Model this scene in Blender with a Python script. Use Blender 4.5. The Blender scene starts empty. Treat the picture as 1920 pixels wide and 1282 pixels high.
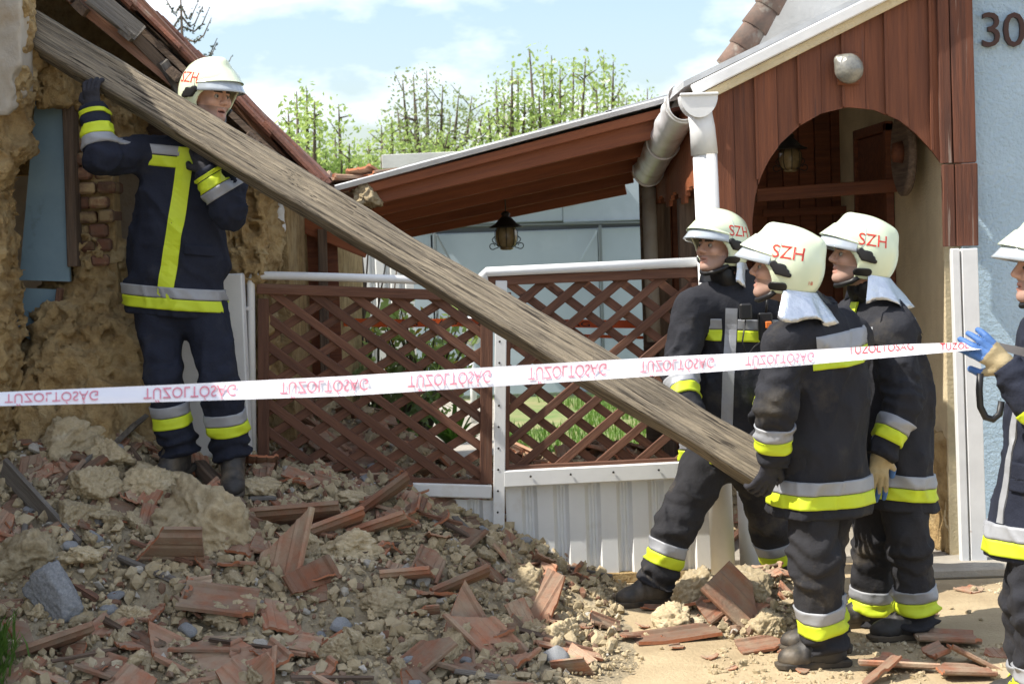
import bpy, bmesh, math, random
import numpy as np
from mathutils import Vector, Matrix

random.seed(7)
rng = np.random.default_rng(7)
SC = bpy.context.scene
COL = SC.collection
R = math.radians

# ------------------------------------------------------------------ camera, sky, sun, exposure
CAM_Z = 1.75
FPX = 3200.0                      # focal length in pixels of the 1920 px wide photograph
cam_data = bpy.data.cameras.new('camera')
cam_data.sensor_width = 36.0
cam_data.lens = 36.0 * FPX / 1920.0
cam_data.clip_end = 2000
cam_data.dof.use_dof = True
cam_data.dof.focus_distance = 7.6
cam_data.dof.aperture_fstop = 7.0
cam = bpy.data.objects.new('camera', cam_data)
COL.objects.link(cam)
CAM_R = Matrix.Rotation(R(90) - math.atan((641 - 450) / FPX), 3, 'X') @ Matrix.Rotation(R(-2.0), 3, 'Z')
cam.matrix_world = Matrix.Translation((0, 0, CAM_Z)) @ CAM_R.to_4x4()
SC.camera = cam

SUN_EL, SUN_AZ = R(53), R(12)      # from the left, a little in front of the walls
sun_to = Vector((-math.cos(SUN_EL) * math.cos(SUN_AZ), -math.cos(SUN_EL) * math.sin(SUN_AZ), math.sin(SUN_EL)))
sd = bpy.data.lights.new('sun', 'SUN')
sd.energy = 4.7
sd.angle = R(0.5)
sd.color = (1.0, 0.94, 0.84)
sun = bpy.data.objects.new('sun', sd)
sun.rotation_euler = sun_to.to_track_quat('Z', 'Y').to_euler()
COL.objects.link(sun)

wd = bpy.data.worlds.new('World')
SC.world = wd
wd.use_nodes = True
nt = wd.node_tree
nt.nodes.clear()
w_out = nt.nodes.new('ShaderNodeOutputWorld')
w_bg = nt.nodes.new('ShaderNodeBackground')
w_bg.inputs[1].default_value = 0.15
sky = nt.nodes.new('ShaderNodeTexSky')
sky.sky_type = 'NISHITA'
sky.sun_disc = False
sky.sun_elevation = SUN_EL
sky.sun_rotation = math.atan2(sun_to.x, sun_to.y)
sky.air_density = 1.0
sky.dust_density = 2.0
w_tc = nt.nodes.new('ShaderNodeTexCoord')
w_map = nt.nodes.new('ShaderNodeMapping')
w_map.inputs['Location'].default_value = (0.46, 0.1, 0.12)
w_map.inputs['Scale'].default_value = (1.0, 1.0, 2.2)
w_n = nt.nodes.new('ShaderNodeTexNoise')
w_n.inputs['Scale'].default_value = 4.2
w_n.inputs['Detail'].default_value = 9
w_n.inputs['Roughness'].default_value = 0.55
w_r = nt.nodes.new('ShaderNodeValToRGB')
w_r.color_ramp.elements[0].position = 0.47
w_r.color_ramp.elements[1].position = 0.60
w_mix = nt.nodes.new('ShaderNodeMixRGB')
w_mix.inputs[2].default_value = (6.6, 6.9, 7.4, 1)
nt.links.new(w_tc.outputs['Generated'], w_map.inputs[0])
nt.links.new(w_map.outputs[0], w_n.inputs['Vector'])
nt.links.new(w_n.outputs['Fac'], w_r.inputs[0])
nt.links.new(w_r.outputs[0], w_mix.inputs[0])
nt.links.new(sky.outputs[0], w_mix.inputs[1])
nt.links.new(w_mix.outputs[0], w_bg.inputs[0])
nt.links.new(w_bg.outputs[0], w_out.inputs[0])

SC.view_settings.view_transform = 'Standard'
SC.view_settings.look = 'None'
SC.view_settings.gamma = 1.0
SC.view_settings.exposure = 0.65
SC.cycles.use_denoising = True
SC.cycles.max_bounces = 8

# ------------------------------------------------------------------ helpers
def P(px, py, d):
    """photo pixel -> the point at world depth (y) d"""
    v = CAM_R @ Vector(((px - 960) / FPX, -(py - 641) / FPX, -1))
    v *= d / v.y
    return Vector((v.x, v.y, v.z + CAM_Z))

def PZ(px, py, z):
    v = CAM_R @ Vector(((px - 960) / FPX, -(py - 641) / FPX, -1))
    v *= (z - CAM_Z) / v.z
    return Vector((v.x, v.y, z))

def PX(px, py, x):
    v = CAM_R @ Vector(((px - 960) / FPX, -(py - 641) / FPX, -1))
    v *= x / v.x
    return Vector((x, v.y, v.z + CAM_Z))

def tag(o, label=None, cat=None, group=None, kind=None):
    if label: o['label'] = label
    if cat: o['category'] = cat
    if group: o['group'] = group
    if kind: o['kind'] = kind
    return o

def empty(name, loc, label, cat, group=None):
    o = bpy.data.objects.new(name, None)
    o.empty_display_size = 0.1
    o.location = loc
    COL.objects.link(o)
    return tag(o, label, cat, group)

def link(name, me, mats, parent=None, mw=None):
    if mats is not None and not me.materials:
        for m in (mats if isinstance(mats, (list, tuple)) else [mats]):
            me.materials.append(m)
    o = bpy.data.objects.new(name, me)
    if mw is not None:
        o.matrix_basis = mw
    if parent is not None:
        o.parent = parent
        if parent.parent is None:
            o.matrix_parent_inverse = parent.matrix_basis.inverted()
    COL.objects.link(o)
    return o

def mesh(name, V, F, smooth=False):
    me = bpy.data.meshes.new(name)
    me.from_pydata([tuple(map(float, v)) for v in V] if not isinstance(V, np.ndarray) else V.tolist(), [],
                   F.tolist() if isinstance(F, np.ndarray) else F)
    if smooth:
        me.polygons.foreach_set('use_smooth', [True] * len(me.polygons))
    me.update()
    return me

def bm_mesh(name, bm, smooth=False):
    me = bpy.data.meshes.new(name)
    bmesh.ops.recalc_face_normals(bm, faces=bm.faces[:])
    bm.to_mesh(me)
    bm.free()
    if smooth:
        me.polygons.foreach_set('use_smooth', [True] * len(me.polygons))
    return me

def frame(p0, p1, up=(0, 0, 1)):
    x = (Vector(p1) - Vector(p0)).normalized()
    z = Vector(up)
    y = z.cross(x)
    if y.length < 1e-4:
        y = Vector((0, 1, 0)).cross(x)
    y.normalize()
    z = x.cross(y)
    m = Matrix((x, y, z)).transposed().to_4x4()
    return m

def bar(name, p0, p1, w, t, mat, parent=None, up=(0, 0, 1), bev=0.004, wob=0.0):
    """a beam of height w (along up) and thickness t from p0 to p1, grain along local x"""
    p0, p1 = Vector(p0), Vector(p1)
    L = (p1 - p0).length
    bm = bmesh.new()
    bmesh.ops.create_cube(bm, size=1)
    bmesh.ops.scale(bm, vec=(L, t, w), verts=bm.verts)
    if bev:
        bmesh.ops.bevel(bm, geom=bm.edges[:], offset=min(bev, w * .3, t * .3), segments=1, affect='EDGES')
    if wob:
        for v in bm.verts:
            v.co += Vector((random.uniform(-wob, wob), random.uniform(-wob, wob), random.uniform(-wob, wob)))
    mw = Matrix.Translation((p0 + p1) / 2) @ frame(p0, p1, up)
    return link(name, bm_mesh(name, bm), mat, parent, mw)

def boxw(name, lo, hi, mat, parent=None, bev=0.004):
    lo, hi = Vector(lo), Vector(hi)
    c = (lo + hi) / 2
    return bar(name, (lo.x, c.y, c.z), (hi.x, c.y, c.z), hi.z - lo.z, hi.y - lo.y, mat, parent, bev=bev)

def prism(name, pts, dvec, mat, parent=None, local=True, bev=0):
    """polygon of world points extruded by dvec"""
    pts = [Vector(p) for p in pts]
    dvec = Vector(dvec)
    c = sum(pts, Vector()) / len(pts) if local else Vector()
    bm = bmesh.new()
    a = [bm.verts.new(p - c) for p in pts]
    b = [bm.verts.new(p - c + dvec) for p in pts]
    bm.faces.new(a)
    bm.faces.new(b[::-1])
    n = len(pts)
    for i in range(n):
        bm.faces.new((a[i], a[(i + 1) % n], b[(i + 1) % n], b[i]))
    if bev:
        bmesh.ops.recalc_face_normals(bm, faces=bm.faces[:])
        bmesh.ops.bevel(bm, geom=bm.edges[:], offset=bev, segments=1, affect='EDGES')
    return link(name, bm_mesh(name, bm), mat, parent, Matrix.Translation(c))

def tube_geo(path, rad, n=12, caps=True, half=None):
    """tube along a list of points; rad number or list; returns V,F"""
    path = [Vector(p) for p in path]
    V, F = [], []
    prev = None
    for i, p in enumerate(path):
        t = (path[min(i + 1, len(path) - 1)] - path[max(i - 1, 0)]).normalized()
        if prev is None:
            u = t.cross(Vector((0, 0, 1)))
            if u.length < 1e-3: u = t.cross(Vector((0, 1, 0)))
        else:
            u = prev - t * prev.dot(t)
        u.normalize()
        prev = u
        v = t.cross(u)
        r = rad[i] if isinstance(rad, (list, tuple)) else rad
        for k in range(n):
            a = 2 * math.pi * k / n
            V.append(p + (u * math.cos(a) + v * math.sin(a)) * r)
    for i in range(len(path) - 1):
        for k in range(n):
            F.append((i * n + k, i * n + (k + 1) % n, (i + 1) * n + (k + 1) % n, (i + 1) * n + k))
    if caps:
        F.append(tuple(range(n))[::-1])
        F.append(tuple((len(path) - 1) * n + k for k in range(n)))
    return V, F

def tube(name, path, rad, mat, parent=None, n=12):
    V, F = tube_geo(path, rad, n)
    return link(name, mesh(name, V, F, True), mat, parent)

def lathe(name, prof, mat, parent=None, loc=(0, 0, 0), n=24, axis=None):
    """profile of (r, z) turned about local z"""
    V, F = [], []
    for r, z in prof:
        for k in range(n):
            a = 2 * math.pi * k / n
            V.append((r * math.cos(a), r * math.sin(a), z))
    for i in range(len(prof) - 1):
        for k in range(n):
            F.append((i * n + k, i * n + (k + 1) % n, (i + 1) * n + (k + 1) % n, (i + 1) * n + k))
    F.append(tuple(range(n))[::-1])
    F.append(tuple((len(prof) - 1) * n + k for k in range(n)))
    mw = Matrix.Translation(loc)
    if axis is not None:
        mw = mw @ Vector(axis).to_track_quat('Z', 'Y').to_matrix().to_4x4()
    return link(name, mesh(name, V, F, True), mat, parent, mw)

def text_mesh(s, size, extrude=0.0):
    cu = bpy.data.curves.new('t', 'FONT')
    cu.body = s
    cu.size = size
    cu.extrude = extrude
    cu.resolution_u = 3
    cu.align_x = 'CENTER'
    cu.align_y = 'CENTER'
    ob = bpy.data.objects.new('t', cu)
    COL.objects.link(ob)
    dg = bpy.context.evaluated_depsgraph_get()
    me = bpy.data.meshes.new_from_object(ob.evaluated_get(dg))
    bpy.data.objects.remove(ob)
    return me

TXT_SZH = text_mesh('SZH', 0.072, 0.001)
TXT_TAPE = text_mesh('TŰZOLTÓSÁG', 1.0)
TXT_TAPE5 = text_mesh('TŰZOL', 1.0)
TXT_18 = text_mesh('18', 0.02, 0.0005)
TXT_3 = text_mesh('3', 0.245, 0.012)
TXT_0 = text_mesh('0', 0.245, 0.012)
TXT_OR = text_mesh('SÁG', 1.0)

# ------------------------------------------------------------------ noise and implicit surfaces
def _hash(ix, iy, iz, seed):
    h = (ix.astype(np.int64) * 374761393 + iy.astype(np.int64) * 668265263 + iz.astype(np.int64) * 2147483647 + seed * 974711) & 0xFFFFFFFF
    h = ((h ^ (h >> 13)) * 1274126177) & 0xFFFFFFFF
    h = h ^ (h >> 16)
    return (h & 0xFFFF).astype(np.float32) / 32767.5 - 1.0

def vnoise(p, seed=0):
    p = np.asarray(p, dtype=np.float32)
    i = np.floor(p).astype(np.int32)
    f = p - i
    f = f * f * (3 - 2 * f)
    x, y, z = i[..., 0], i[..., 1], i[..., 2]
    fx, fy, fz = f[..., 0], f[..., 1], f[..., 2]
    r = 0
    for dx in (0, 1):
        wx = fx if dx else 1 - fx
        for dy in (0, 1):
            wy = fy if dy else 1 - fy
            for dz in (0, 1):
                wz = fz if dz else 1 - fz
                r = r + _hash(x + dx, y + dy, z + dz, seed) * (wx * wy * wz)
    return r

def fbm(p, octv=4, seed=0, gain=.5):
    a, s, t = 1.0, 0.0, 0.0
    p = np.asarray(p, dtype=np.float32)
    for o in range(octv):
        s = s + a * vnoise(p, seed + o * 17)
        t += a
        a *= gain
        p = p * 2.03 + 7.1
    return s / t

def A(v):
    return np.array(v, dtype=np.float32)

def smin(a, b, k):
    h = np.clip(.5 + .5 * (b - a) / k, 0, 1)
    return b * (1 - h) + a * h - k * h * (1 - h)

def smax(a, b, k):
    return -smin(-a, -b, k)

def s_cap(p, a, b, ra, rb=None):
    rb = ra if rb is None else rb
    a, b = A(a), A(b)
    ab = b - a
    t = np.clip((p - a) @ ab / max(float(ab @ ab), 1e-9), 0, 1)
    d = np.linalg.norm(p - a - t[:, None] * ab, axis=1)
    return d - (ra + (rb - ra) * t)

def s_ell(p, c, r):
    q = p - A(c)
    r = A(r)
    k0 = np.linalg.norm(q / r, axis=1)
    k1 = np.linalg.norm(q / (r * r), axis=1)
    return k0 * (k0 - 1) / np.maximum(k1, 1e-6)

def s_box(p, c, r, rd=0.0):
    q = np.abs(p - A(c)) - (A(r) - rd)
    return np.linalg.norm(np.maximum(q, 0), axis=1) + np.minimum(q.max(axis=1), 0) - rd

def s_ecap(p, a, b, side, ra, rb):
    """elliptic capsule from a to b; ra, rb = (half width along side, half depth)"""
    a, b = A(a), A(b)
    ab = b - a
    L = float(np.linalg.norm(ab))
    x = ab / L
    s = A(side)
    s = s - x * float(s @ x)
    s /= np.linalg.norm(s)
    d = np.cross(x, s)
    q = p - a
    ax = q @ x
    t = np.clip(ax / L, 0, 1)
    e = ax - t * L
    rw = ra[0] + (rb[0] - ra[0]) * t
    rd = ra[1] + (rb[1] - ra[1]) * t
    rm = np.minimum(rw, rd)
    k = np.sqrt((q @ s / rw) ** 2 + (q @ d / rd) ** 2 + (e / rm) ** 2)
    return (k - 1) * rm

def sdf_mesh(fn, lo, hi, h):
    lo = A(lo); hi = A(hi)
    B = 4
    nb = np.maximum(np.ceil((hi - lo) / (B * h)).astype(int), 1)
    ii = np.stack(np.meshgrid(*[np.arange(n) for n in nb], indexing='ij'), -1).reshape(-1, 3)
    cen = lo + (ii * B + (B - 1) / 2) * h
    Fc = fn(cen.astype(np.float32))
    n = nb * B
    F = np.repeat(np.repeat(np.repeat(Fc.reshape(nb), B, 0), B, 1), B, 2).astype(np.float32)
    act = np.abs(Fc) < B * h * 1.7 + 0.02
    off = np.stack(np.meshgrid(*[np.arange(B)] * 3, indexing='ij'), -1).reshape(-1, 3)
    fi = (ii[act][:, None, :] * B + off[None]).reshape(-1, 3)
    F[fi[:, 0], fi[:, 1], fi[:, 2]] = fn((lo + fi * h).astype(np.float32))
    F[0] = F[-1] = 1; F[:, 0] = F[:, -1] = 1; F[:, :, 0] = F[:, :, -1] = 1
    S = F < 0
    nx, ny, nz = n
    c8 = [(i, j, k) for i in (0, 1) for j in (0, 1) for k in (0, 1)]
    cnt = sum(S[i:nx - 1 + i, j:ny - 1 + j, k:nz - 1 + k].astype(np.int8) for i, j, k in c8)
    m = (cnt > 0) & (cnt < 8)
    ci = np.argwhere(m)
    idx = -np.ones(m.shape, dtype=np.int64)
    idx[m] = np.arange(len(ci))
    pos = np.zeros((len(ci), 3)); num = np.zeros(len(ci))
    for a in c8:
        for ax in range(3):
            if a[ax] == 0:
                b = list(a); b[ax] = 1
                fa = F[ci[:, 0] + a[0], ci[:, 1] + a[1], ci[:, 2] + a[2]]
                fb = F[ci[:, 0] + b[0], ci[:, 1] + b[1], ci[:, 2] + b[2]]
                x = (fa < 0) != (fb < 0)
                t = np.where(x, fa / np.where(x, fa - fb, 1), 0)
                q = np.tile(np.array(a, float), (len(ci), 1))
                q[:, ax] += t
                pos += q * x[:, None]
                num += x
    V = lo + (ci + pos / num[:, None]) * h
    quads = []
    for ax in range(3):
        u, w = [(1, 2), (2, 0), (0, 1)][ax]
        sl0 = [slice(1, -1)] * 3; sl1 = [slice(1, -1)] * 3
        sl0[ax] = slice(0, -1); sl1[ax] = slice(1, None)
        e0, e1 = S[tuple(sl0)], S[tuple(sl1)]
        for sgn in (0, 1):
            g = np.argwhere((e0 & ~e1) if sgn == 0 else (~e0 & e1))
            if not len(g): continue
            o = np.ones(3, int); o[ax] = 0
            g = g + o
            def c(du, dw):
                q = g.copy(); q[:, u] -= du; q[:, w] -= dw
                return idx[q[:, 0], q[:, 1], q[:, 2]]
            f = np.stack([c(1, 1), c(0, 1), c(0, 0), c(1, 0)], 1)
            quads.append(f if sgn == 0 else f[:, ::-1])
    Q = np.concatenate(quads)
    Q = Q[(Q >= 0).all(1)]
    return V, Q

def sdf_obj(name, fn, lo, hi, h, mats, parent=None, smooth=True):
    V, Q = sdf_mesh(fn, lo, hi, h)
    return link(name, mesh(name, V, Q, smooth), mats, parent)

# ------------------------------------------------------------------ materials
def mat(name, c1, c2=None, sc=6.0, rough=.75, metal=0.0, bump=0.0, bsc=40.0, stretch=(1, 1, 1), c3=None, sc3=2.0, th=(.52, .6),
        rnd=0.0, spec=.4, coat=0.0, lo=.35, hi=.65, dist=.01, coord='Object'):
    m = bpy.data.materials.new(name)
    m.use_nodes = True
    t = m.node_tree
    N, L = t.nodes, t.links
    b = N['Principled BSDF']
    b.inputs['Roughness'].default_value = rough
    b.inputs['Metallic'].default_value = metal
    b.inputs['Specular IOR Level'].default_value = spec
    if coat: b.inputs['Coat Weight'].default_value = coat
    tc = N.new('ShaderNodeTexCoord')
    mp = N.new('ShaderNodeMapping')
    mp.inputs['Scale'].default_value = stretch
    L.new(tc.outputs[coord], mp.inputs[0])
    oi = N.new('ShaderNodeObjectInfo')
    if rnd:
        ad = N.new('ShaderNodeVectorMath'); ad.operation = 'MULTIPLY_ADD'
        L.new(oi.outputs['Random'], ad.inputs[0])
        ad.inputs[1].default_value = (37, 53, 71)
        L.new(mp.outputs[0], ad.inputs[2])
        vec = ad.outputs[0]
    else:
        vec = mp.outputs[0]
    def noise(s, det=6, ro=.6):
        n = N.new('ShaderNodeTexNoise')
        n.inputs['Scale'].default_value = s
        n.inputs['Detail'].default_value = det
        n.inputs['Roughness'].default_value = ro
        L.new(vec, n.inputs['Vector'])
        return n.outputs['Fac']
    def ramp(f, a, z):
        r = N.new('ShaderNodeMapRange')
        r.inputs[1].default_value = a; r.inputs[2].default_value = z
        L.new(f, r.inputs[0])
        return r.outputs[0]
    def mix(f, a, z):
        x = N.new('ShaderNodeMixRGB')
        L.new(f, x.inputs[0])
        for k, v in ((1, a), (2, z)):
            if isinstance(v, tuple): x.inputs[k].default_value = (*v, 1)
            else: L.new(v, x.inputs[k])
        return x.outputs[0]
    col = c1
    if c2: col = mix(ramp(noise(sc), lo, hi), c1, c2)
    if c3: col = mix(ramp(noise(sc3, 8), *th), col, c3)
    if rnd:
        hs = N.new('ShaderNodeHueSaturation')
        mr = N.new('ShaderNodeMapRange')
        mr.inputs[3].default_value = 1 - rnd; mr.inputs[4].default_value = 1 + rnd
        L.new(oi.outputs['Random'], mr.inputs[0])
        L.new(mr.outputs[0], hs.inputs['Value'])
        if isinstance(col, tuple): hs.inputs['Color'].default_value = (*col, 1)
        else: L.new(col, hs.inputs['Color'])
        col = hs.outputs[0]
    if isinstance(col, tuple): b.inputs['Base Color'].default_value = (*col, 1)
    else: L.new(col, b.inputs['Base Color'])
    if bump:
        bp = N.new('ShaderNodeBump')
        bp.inputs['Strength'].default_value = bump
        bp.inputs['Distance'].default_value = dist
        L.new(noise(bsc, 8, .65), bp.inputs['Height'])
        L.new(bp.outputs[0], b.inputs['Normal'])
    return m

MT = {}
MT['beam'] = mat('weathered_beam', (.35, .295, .215), (.175, .15, .115), sc=7, stretch=(.3, 11, 11), rough=.95, bump=1, bsc=9, c3=(.055, .045, .036), sc3=12, th=(.56, .61), dist=.03, lo=.42, hi=.60)
MT['adobe'] = mat('adobe', (.52, .37, .175), (.31, .205, .09), sc=14, rough=.95, bump=1, bsc=48, c3=(.52, .40, .22), sc3=6, th=(.52, .68), dist=.03)
MT['plaster'] = mat('old_plaster', (.43, .40, .35), (.36, .32, .26), sc=7, rough=.9, bump=.5, bsc=50, c3=(.36, .29, .2), sc3=4, th=(.55, .7))
MT['clod'] = mat('clay_clod', (.52, .425, .27), (.38, .305, .185), sc=9, rough=.95, bump=.35, bsc=14, rnd=.2, c3=(.60, .52, .37), sc3=3, th=(.54, .72), dist=.15)
MT['earth'] = mat('rubble_earth', (.43, .355, .235), (.28, .23, .15), sc=7, rough=.95, bump=1, bsc=30, c3=(.5, .42, .29), sc3=3, th=(.5, .7), dist=.03)
MT['stone'] = mat('grey_stone', (.42, .43, .43), (.27, .28, .3), sc=14, rough=.85, bump=.8, bsc=30, rnd=.2)
MT['mortar'] = mat('lime_mortar', (.60, .57, .51), (.46, .42, .35), sc=10, rough=.9, bump=.8, bsc=30, rnd=.15)
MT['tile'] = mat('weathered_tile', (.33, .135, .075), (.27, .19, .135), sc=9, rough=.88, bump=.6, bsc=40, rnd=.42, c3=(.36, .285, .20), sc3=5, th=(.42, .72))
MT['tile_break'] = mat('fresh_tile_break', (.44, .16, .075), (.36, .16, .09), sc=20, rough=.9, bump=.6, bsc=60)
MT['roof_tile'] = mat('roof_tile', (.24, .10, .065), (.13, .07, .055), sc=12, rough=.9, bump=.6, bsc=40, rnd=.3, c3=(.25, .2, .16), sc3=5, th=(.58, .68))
MT['dark_wood'] = mat('old_rafter', (.17, .12, .085), (.085, .06, .045), sc=8, stretch=(.4, 7, 7), rough=.9, bump=.8, bsc=14, rnd=.25)
MT['red_rafter'] = mat('red_brown_rafter', (.26, .13, .08), (.15, .085, .06), sc=8, stretch=(.4, 7, 7), rough=.9, bump=.8, bsc=14, rnd=.2)
MT['grey_plank'] = mat('grey_plank', (.20, .185, .165), (.12, .105, .09), sc=8, stretch=(.4, 8, 8), rough=.9, bump=.8, bsc=14, rnd=.2)
MT['blue_panel'] = mat('blue_panel', (.20, .30, .36), (.16, .25, .31), sc=4, rough=.6, bump=.1, bsc=10, c3=(.12, .18, .21), sc3=5, th=(.62, .7))
MT['brick'] = mat('old_brick', (.21, .095, .06), (.17, .105, .07), sc=14, rough=.95, bump=.9, bsc=35, rnd=.25, c3=(.38, .28, .15), sc3=6, th=(.48, .6))
MT['lattice'] = mat('lattice_wood', (.185, .085, .05), (.11, .05, .032), sc=8, stretch=(.5, 8, 8), rough=.75, bump=.5, bsc=16, rnd=.22, c3=(.2, .12, .085), sc3=3, th=(.6, .75))
MT['board'] = mat('porch_board', (.205, .068, .029), (.115, .038, .019), sc=5, stretch=(.35, 7, 7), rough=.65, bump=.5, bsc=14, rnd=.16, c3=(.08, .035, .026), sc3=4, th=(.62, .72))
MT['board_worn'] = mat('porch_board_worn', (.17, .062, .034), (.09, .038, .026), sc=7, stretch=(.35, 8, 8), rough=.8, bump=.8, bsc=16, rnd=.1, c3=(.30, .23, .19), sc3=5, th=(.58, .66))
MT['carport_wood'] = mat('carport_beam', (.33, .105, .04), (.23, .072, .03), sc=6, stretch=(.35, 7, 7), rough=.6, bump=.3, bsc=14, rnd=.12)
MT['carport_deck'] = mat('carport_deck', (.16, .058, .034), (.11, .04, .026), sc=6, rough=.7, bump=.3, bsc=14)
MT['white'] = mat('white_paint', (.76, .77, .77), (.68, .69, .69), sc=5, rough=.4, bump=.12, bsc=25, c3=(.42, .33, .25), sc3=9, th=(.70, .76))
MT['sheet'] = mat('white_sheet', (.80, .81, .80), (.72, .73, .72), sc=3, rough=.45, bump=.08, bsc=10, c3=(.5, .43, .33), sc3=4, th=(.6, .9))
MT['zinc'] = mat('galvanised', (.80, .81, .82), (.66, .66, .66), sc=7, rough=.4, metal=.25, bump=.25, bsc=12, c3=(.42, .37, .27), sc3=4, th=(.55, .8))
MT['ridge'] = mat('ridge_tile', (.20, .13, .10), (.12, .095, .08), sc=10, rough=.9, bump=.6, bsc=30, rnd=.2, c3=(.28, .26, .22), sc3=7, th=(.55, .66))
MT['roof_sheet'] = mat('roof_sheet', (.55, .57, .58), (.42, .43, .43), sc=5, rough=.6, metal=.2, bump=.2, bsc=20)
MT['flash'] = mat('edge_flashing', (.72, .74, .75), (.6, .61, .61), sc=6, rough=.5)
MT['garage'] = mat('garage_sheet', (.37, .43, .485), (.32, .375, .43), sc=1.3, rough=.55, bump=.05, bsc=3, c3=(.45, .51, .56), sc3=.9, th=(.55, .75))
MT['garage_dark'] = mat('garage_brace', (.14, .16, .17), None, rough=.6)
MT['blue_wall'] = mat('blue_stucco', (.54, .70, .83), (.47, .63, .76), sc=3, rough=.95, bump=1, bsc=42, dist=.035, c3=(.47, .5, .5), sc3=2, th=(.62, .8))
MT['cream'] = mat('cream_stucco', (.72, .61, .40), (.60, .50, .32), sc=4, rough=.95, bump=.8, bsc=60, dist=.015, c3=(.36, .29, .2), sc3=2.5, th=(.6, .8))
MT['pale_render'] = mat('pale_render', (.62, .62, .60), (.5, .5, .48), sc=3, rough=.9, bump=.3, bsc=20)
MT['iron'] = mat('wrought_iron', (.02, .018, .016), None, rough=.5)
MT['amber'] = mat('amber_glass', (.36, .29, .16), (.22, .17, .09), sc=14, rough=.25, spec=.6)
MT['frost'] = mat('frosted_glass', (.24, .235, .20), (.15, .15, .135), sc=45, rough=.16, bump=.35, bsc=70, spec=.8, coat=.5)
MT['digit'] = mat('digit_brown', (.045, .017, .011), None, rough=.5)
MT['sand'] = mat('sandy_ground', (.50, .40, .25), (.40, .31, .19), sc=2.5, rough=.97, bump=.8, bsc=45, c3=(.33, .25, .15), sc3=1.6, th=(.5, .68), dist=.015)
MT['concrete'] = mat('concrete', (.37, .34, .29), (.28, .255, .21), sc=4, rough=.95, bump=.6, bsc=40)
MT['lawn'] = mat('lawn_soil', (.13, .20, .06), (.27, .25, .12), sc=2.2, rough=.95, bump=.7, bsc=25)
MT['grass'] = mat('grass_blade', (.07, .15, .025), (.12, .20, .04), sc=3, rough=.7)
MT['leaf'] = mat('spring_leaf', (.27, .38, .10), (.19, .29, .08), sc=.8, rough=.6)
MT['leaf_dark'] = mat('sparse_leaf', (.16, .24, .07), (.12, .16, .07), sc=.8, rough=.6)
def translucent(m, col, f=.5):
    t = m.node_tree
    b = t.nodes['Principled BSDF']
    tr = t.nodes.new('ShaderNodeBsdfTranslucent'); tr.inputs[0].default_value = (*col, 1)
    mx = t.nodes.new('ShaderNodeMixShader'); mx.inputs[0].default_value = f
    t.links.new(b.outputs[0], mx.inputs[1]); t.links.new(tr.outputs[0], mx.inputs[2])
    t.links.new(mx.outputs[0], t.nodes['Material Output'].inputs[0])
translucent(MT['leaf'], (.50, .64, .20)); translucent(MT['leaf_dark'], (.40, .48, .22)); translucent(MT['grass'], (.18, .34, .04), .35)
MT['needle'] = mat('conifer_needle', (.07, .11, .095), (.09, .125, .10), sc=3, rough=.7)
MT['bark'] = mat('bark', (.13, .10, .075), (.08, .065, .05), sc=5, rough=.95, bump=.6, bsc=15)
MT['blossom'] = mat('blossom', (.7, .7, .62), None, rough=.7)
MT['flower'] = mat('yellow_flower', (.65, .5, .06), None, rough=.7)
MT['tape'] = mat('tape_white', (.80, .79, .80), (.75, .74, .78), sc=3, rough=.35, spec=.5)
MT['tape_text'] = mat('tape_red', (.66, .21, .27), None, rough=.5)
MT['tape_text2'] = mat('tape_red_strong', (.60, .03, .03), None, rough=.5)
MT['orange_tape'] = mat('tape_orange', (.75, .12, .02), None, rough=.4)
MT['black'] = mat('black_plastic', (.014, .014, .015), None, rough=.45)
# firefighter clothing
MT['cloth'] = mat('turnout_cloth', (.030, .031, .037), (.022, .023, .029), sc=5, rough=.9, bump=.6, bsc=22, c3=(.085, .075, .06), sc3=4.5, th=(.56, .80), spec=.2, dist=.012)
MT['cloth_navy'] = mat('turnout_cloth_navy', (.022, .026, .042), (.016, .019, .032), sc=5, rough=.9, bump=.6, bsc=22, c3=(.05, .05, .055), sc3=4.5, th=(.60, .85), spec=.2, dist=.012)
MT['cloth_trousers'] = mat('turnout_trousers', (.034, .034, .038), (.025, .025, .029), sc=5, rough=.9, bump=.6, bsc=22, c3=(.14, .115, .08), sc3=4, th=(.57, .80), spec=.2, dist=.012)
MT['yellow'] = mat('fluorescent_yellow', (.60, .72, .028), (.52, .64, .03), sc=7, rough=.55, c3=(.33, .36, .05), sc3=6, th=(.60, .85), bump=.1, bsc=60)
MT['silver'] = mat('reflective_silver', (.34, .355, .38), (.28, .29, .315), sc=7, rough=.5, metal=.1, c3=(.28, .27, .26), sc3=6, th=(.62, .85), bump=.1, bsc=60)
MT['helmet'] = mat('helmet_shell', (.72, .80, .585), (.68, .76, .55), sc=4, rough=.24, spec=.5, coat=.3, c3=(.60, .65, .44), sc3=14, th=(.66, .74))
MT['visor'] = mat('visor', (.42, .47, .52), (.34, .38, .42), sc=6, rough=.12, spec=.7, coat=.4)
MT['red_print'] = mat('red_print', (.62, .045, .03), None, rough=.45)
MT['flap'] = mat('aluminised_flap', (.74, .77, .83), (.58, .62, .68), sc=9, rough=.28, metal=.9, bump=.5, bsc=20, dist=.02)
MT['skin'] = mat('skin', (.60, .36, .265), (.53, .30, .215), sc=14, rough=.5, spec=.35, bump=.08, bsc=120)
MT['stubble'] = mat('stubble', (.42, .265, .205), (.34, .215, .17), sc=20, rough=.6)
MT['lips'] = mat('lips', (.44, .225, .17), None, rough=.5)
MT['brow'] = mat('eyebrow', (.06, .04, .03), None, rough=.8)
MT['eye'] = mat('eye_white', (.36, .33, .30), None, rough=.2)
MT['iris'] = mat('iris', (.03, .025, .02), None, rough=.15)
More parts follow.
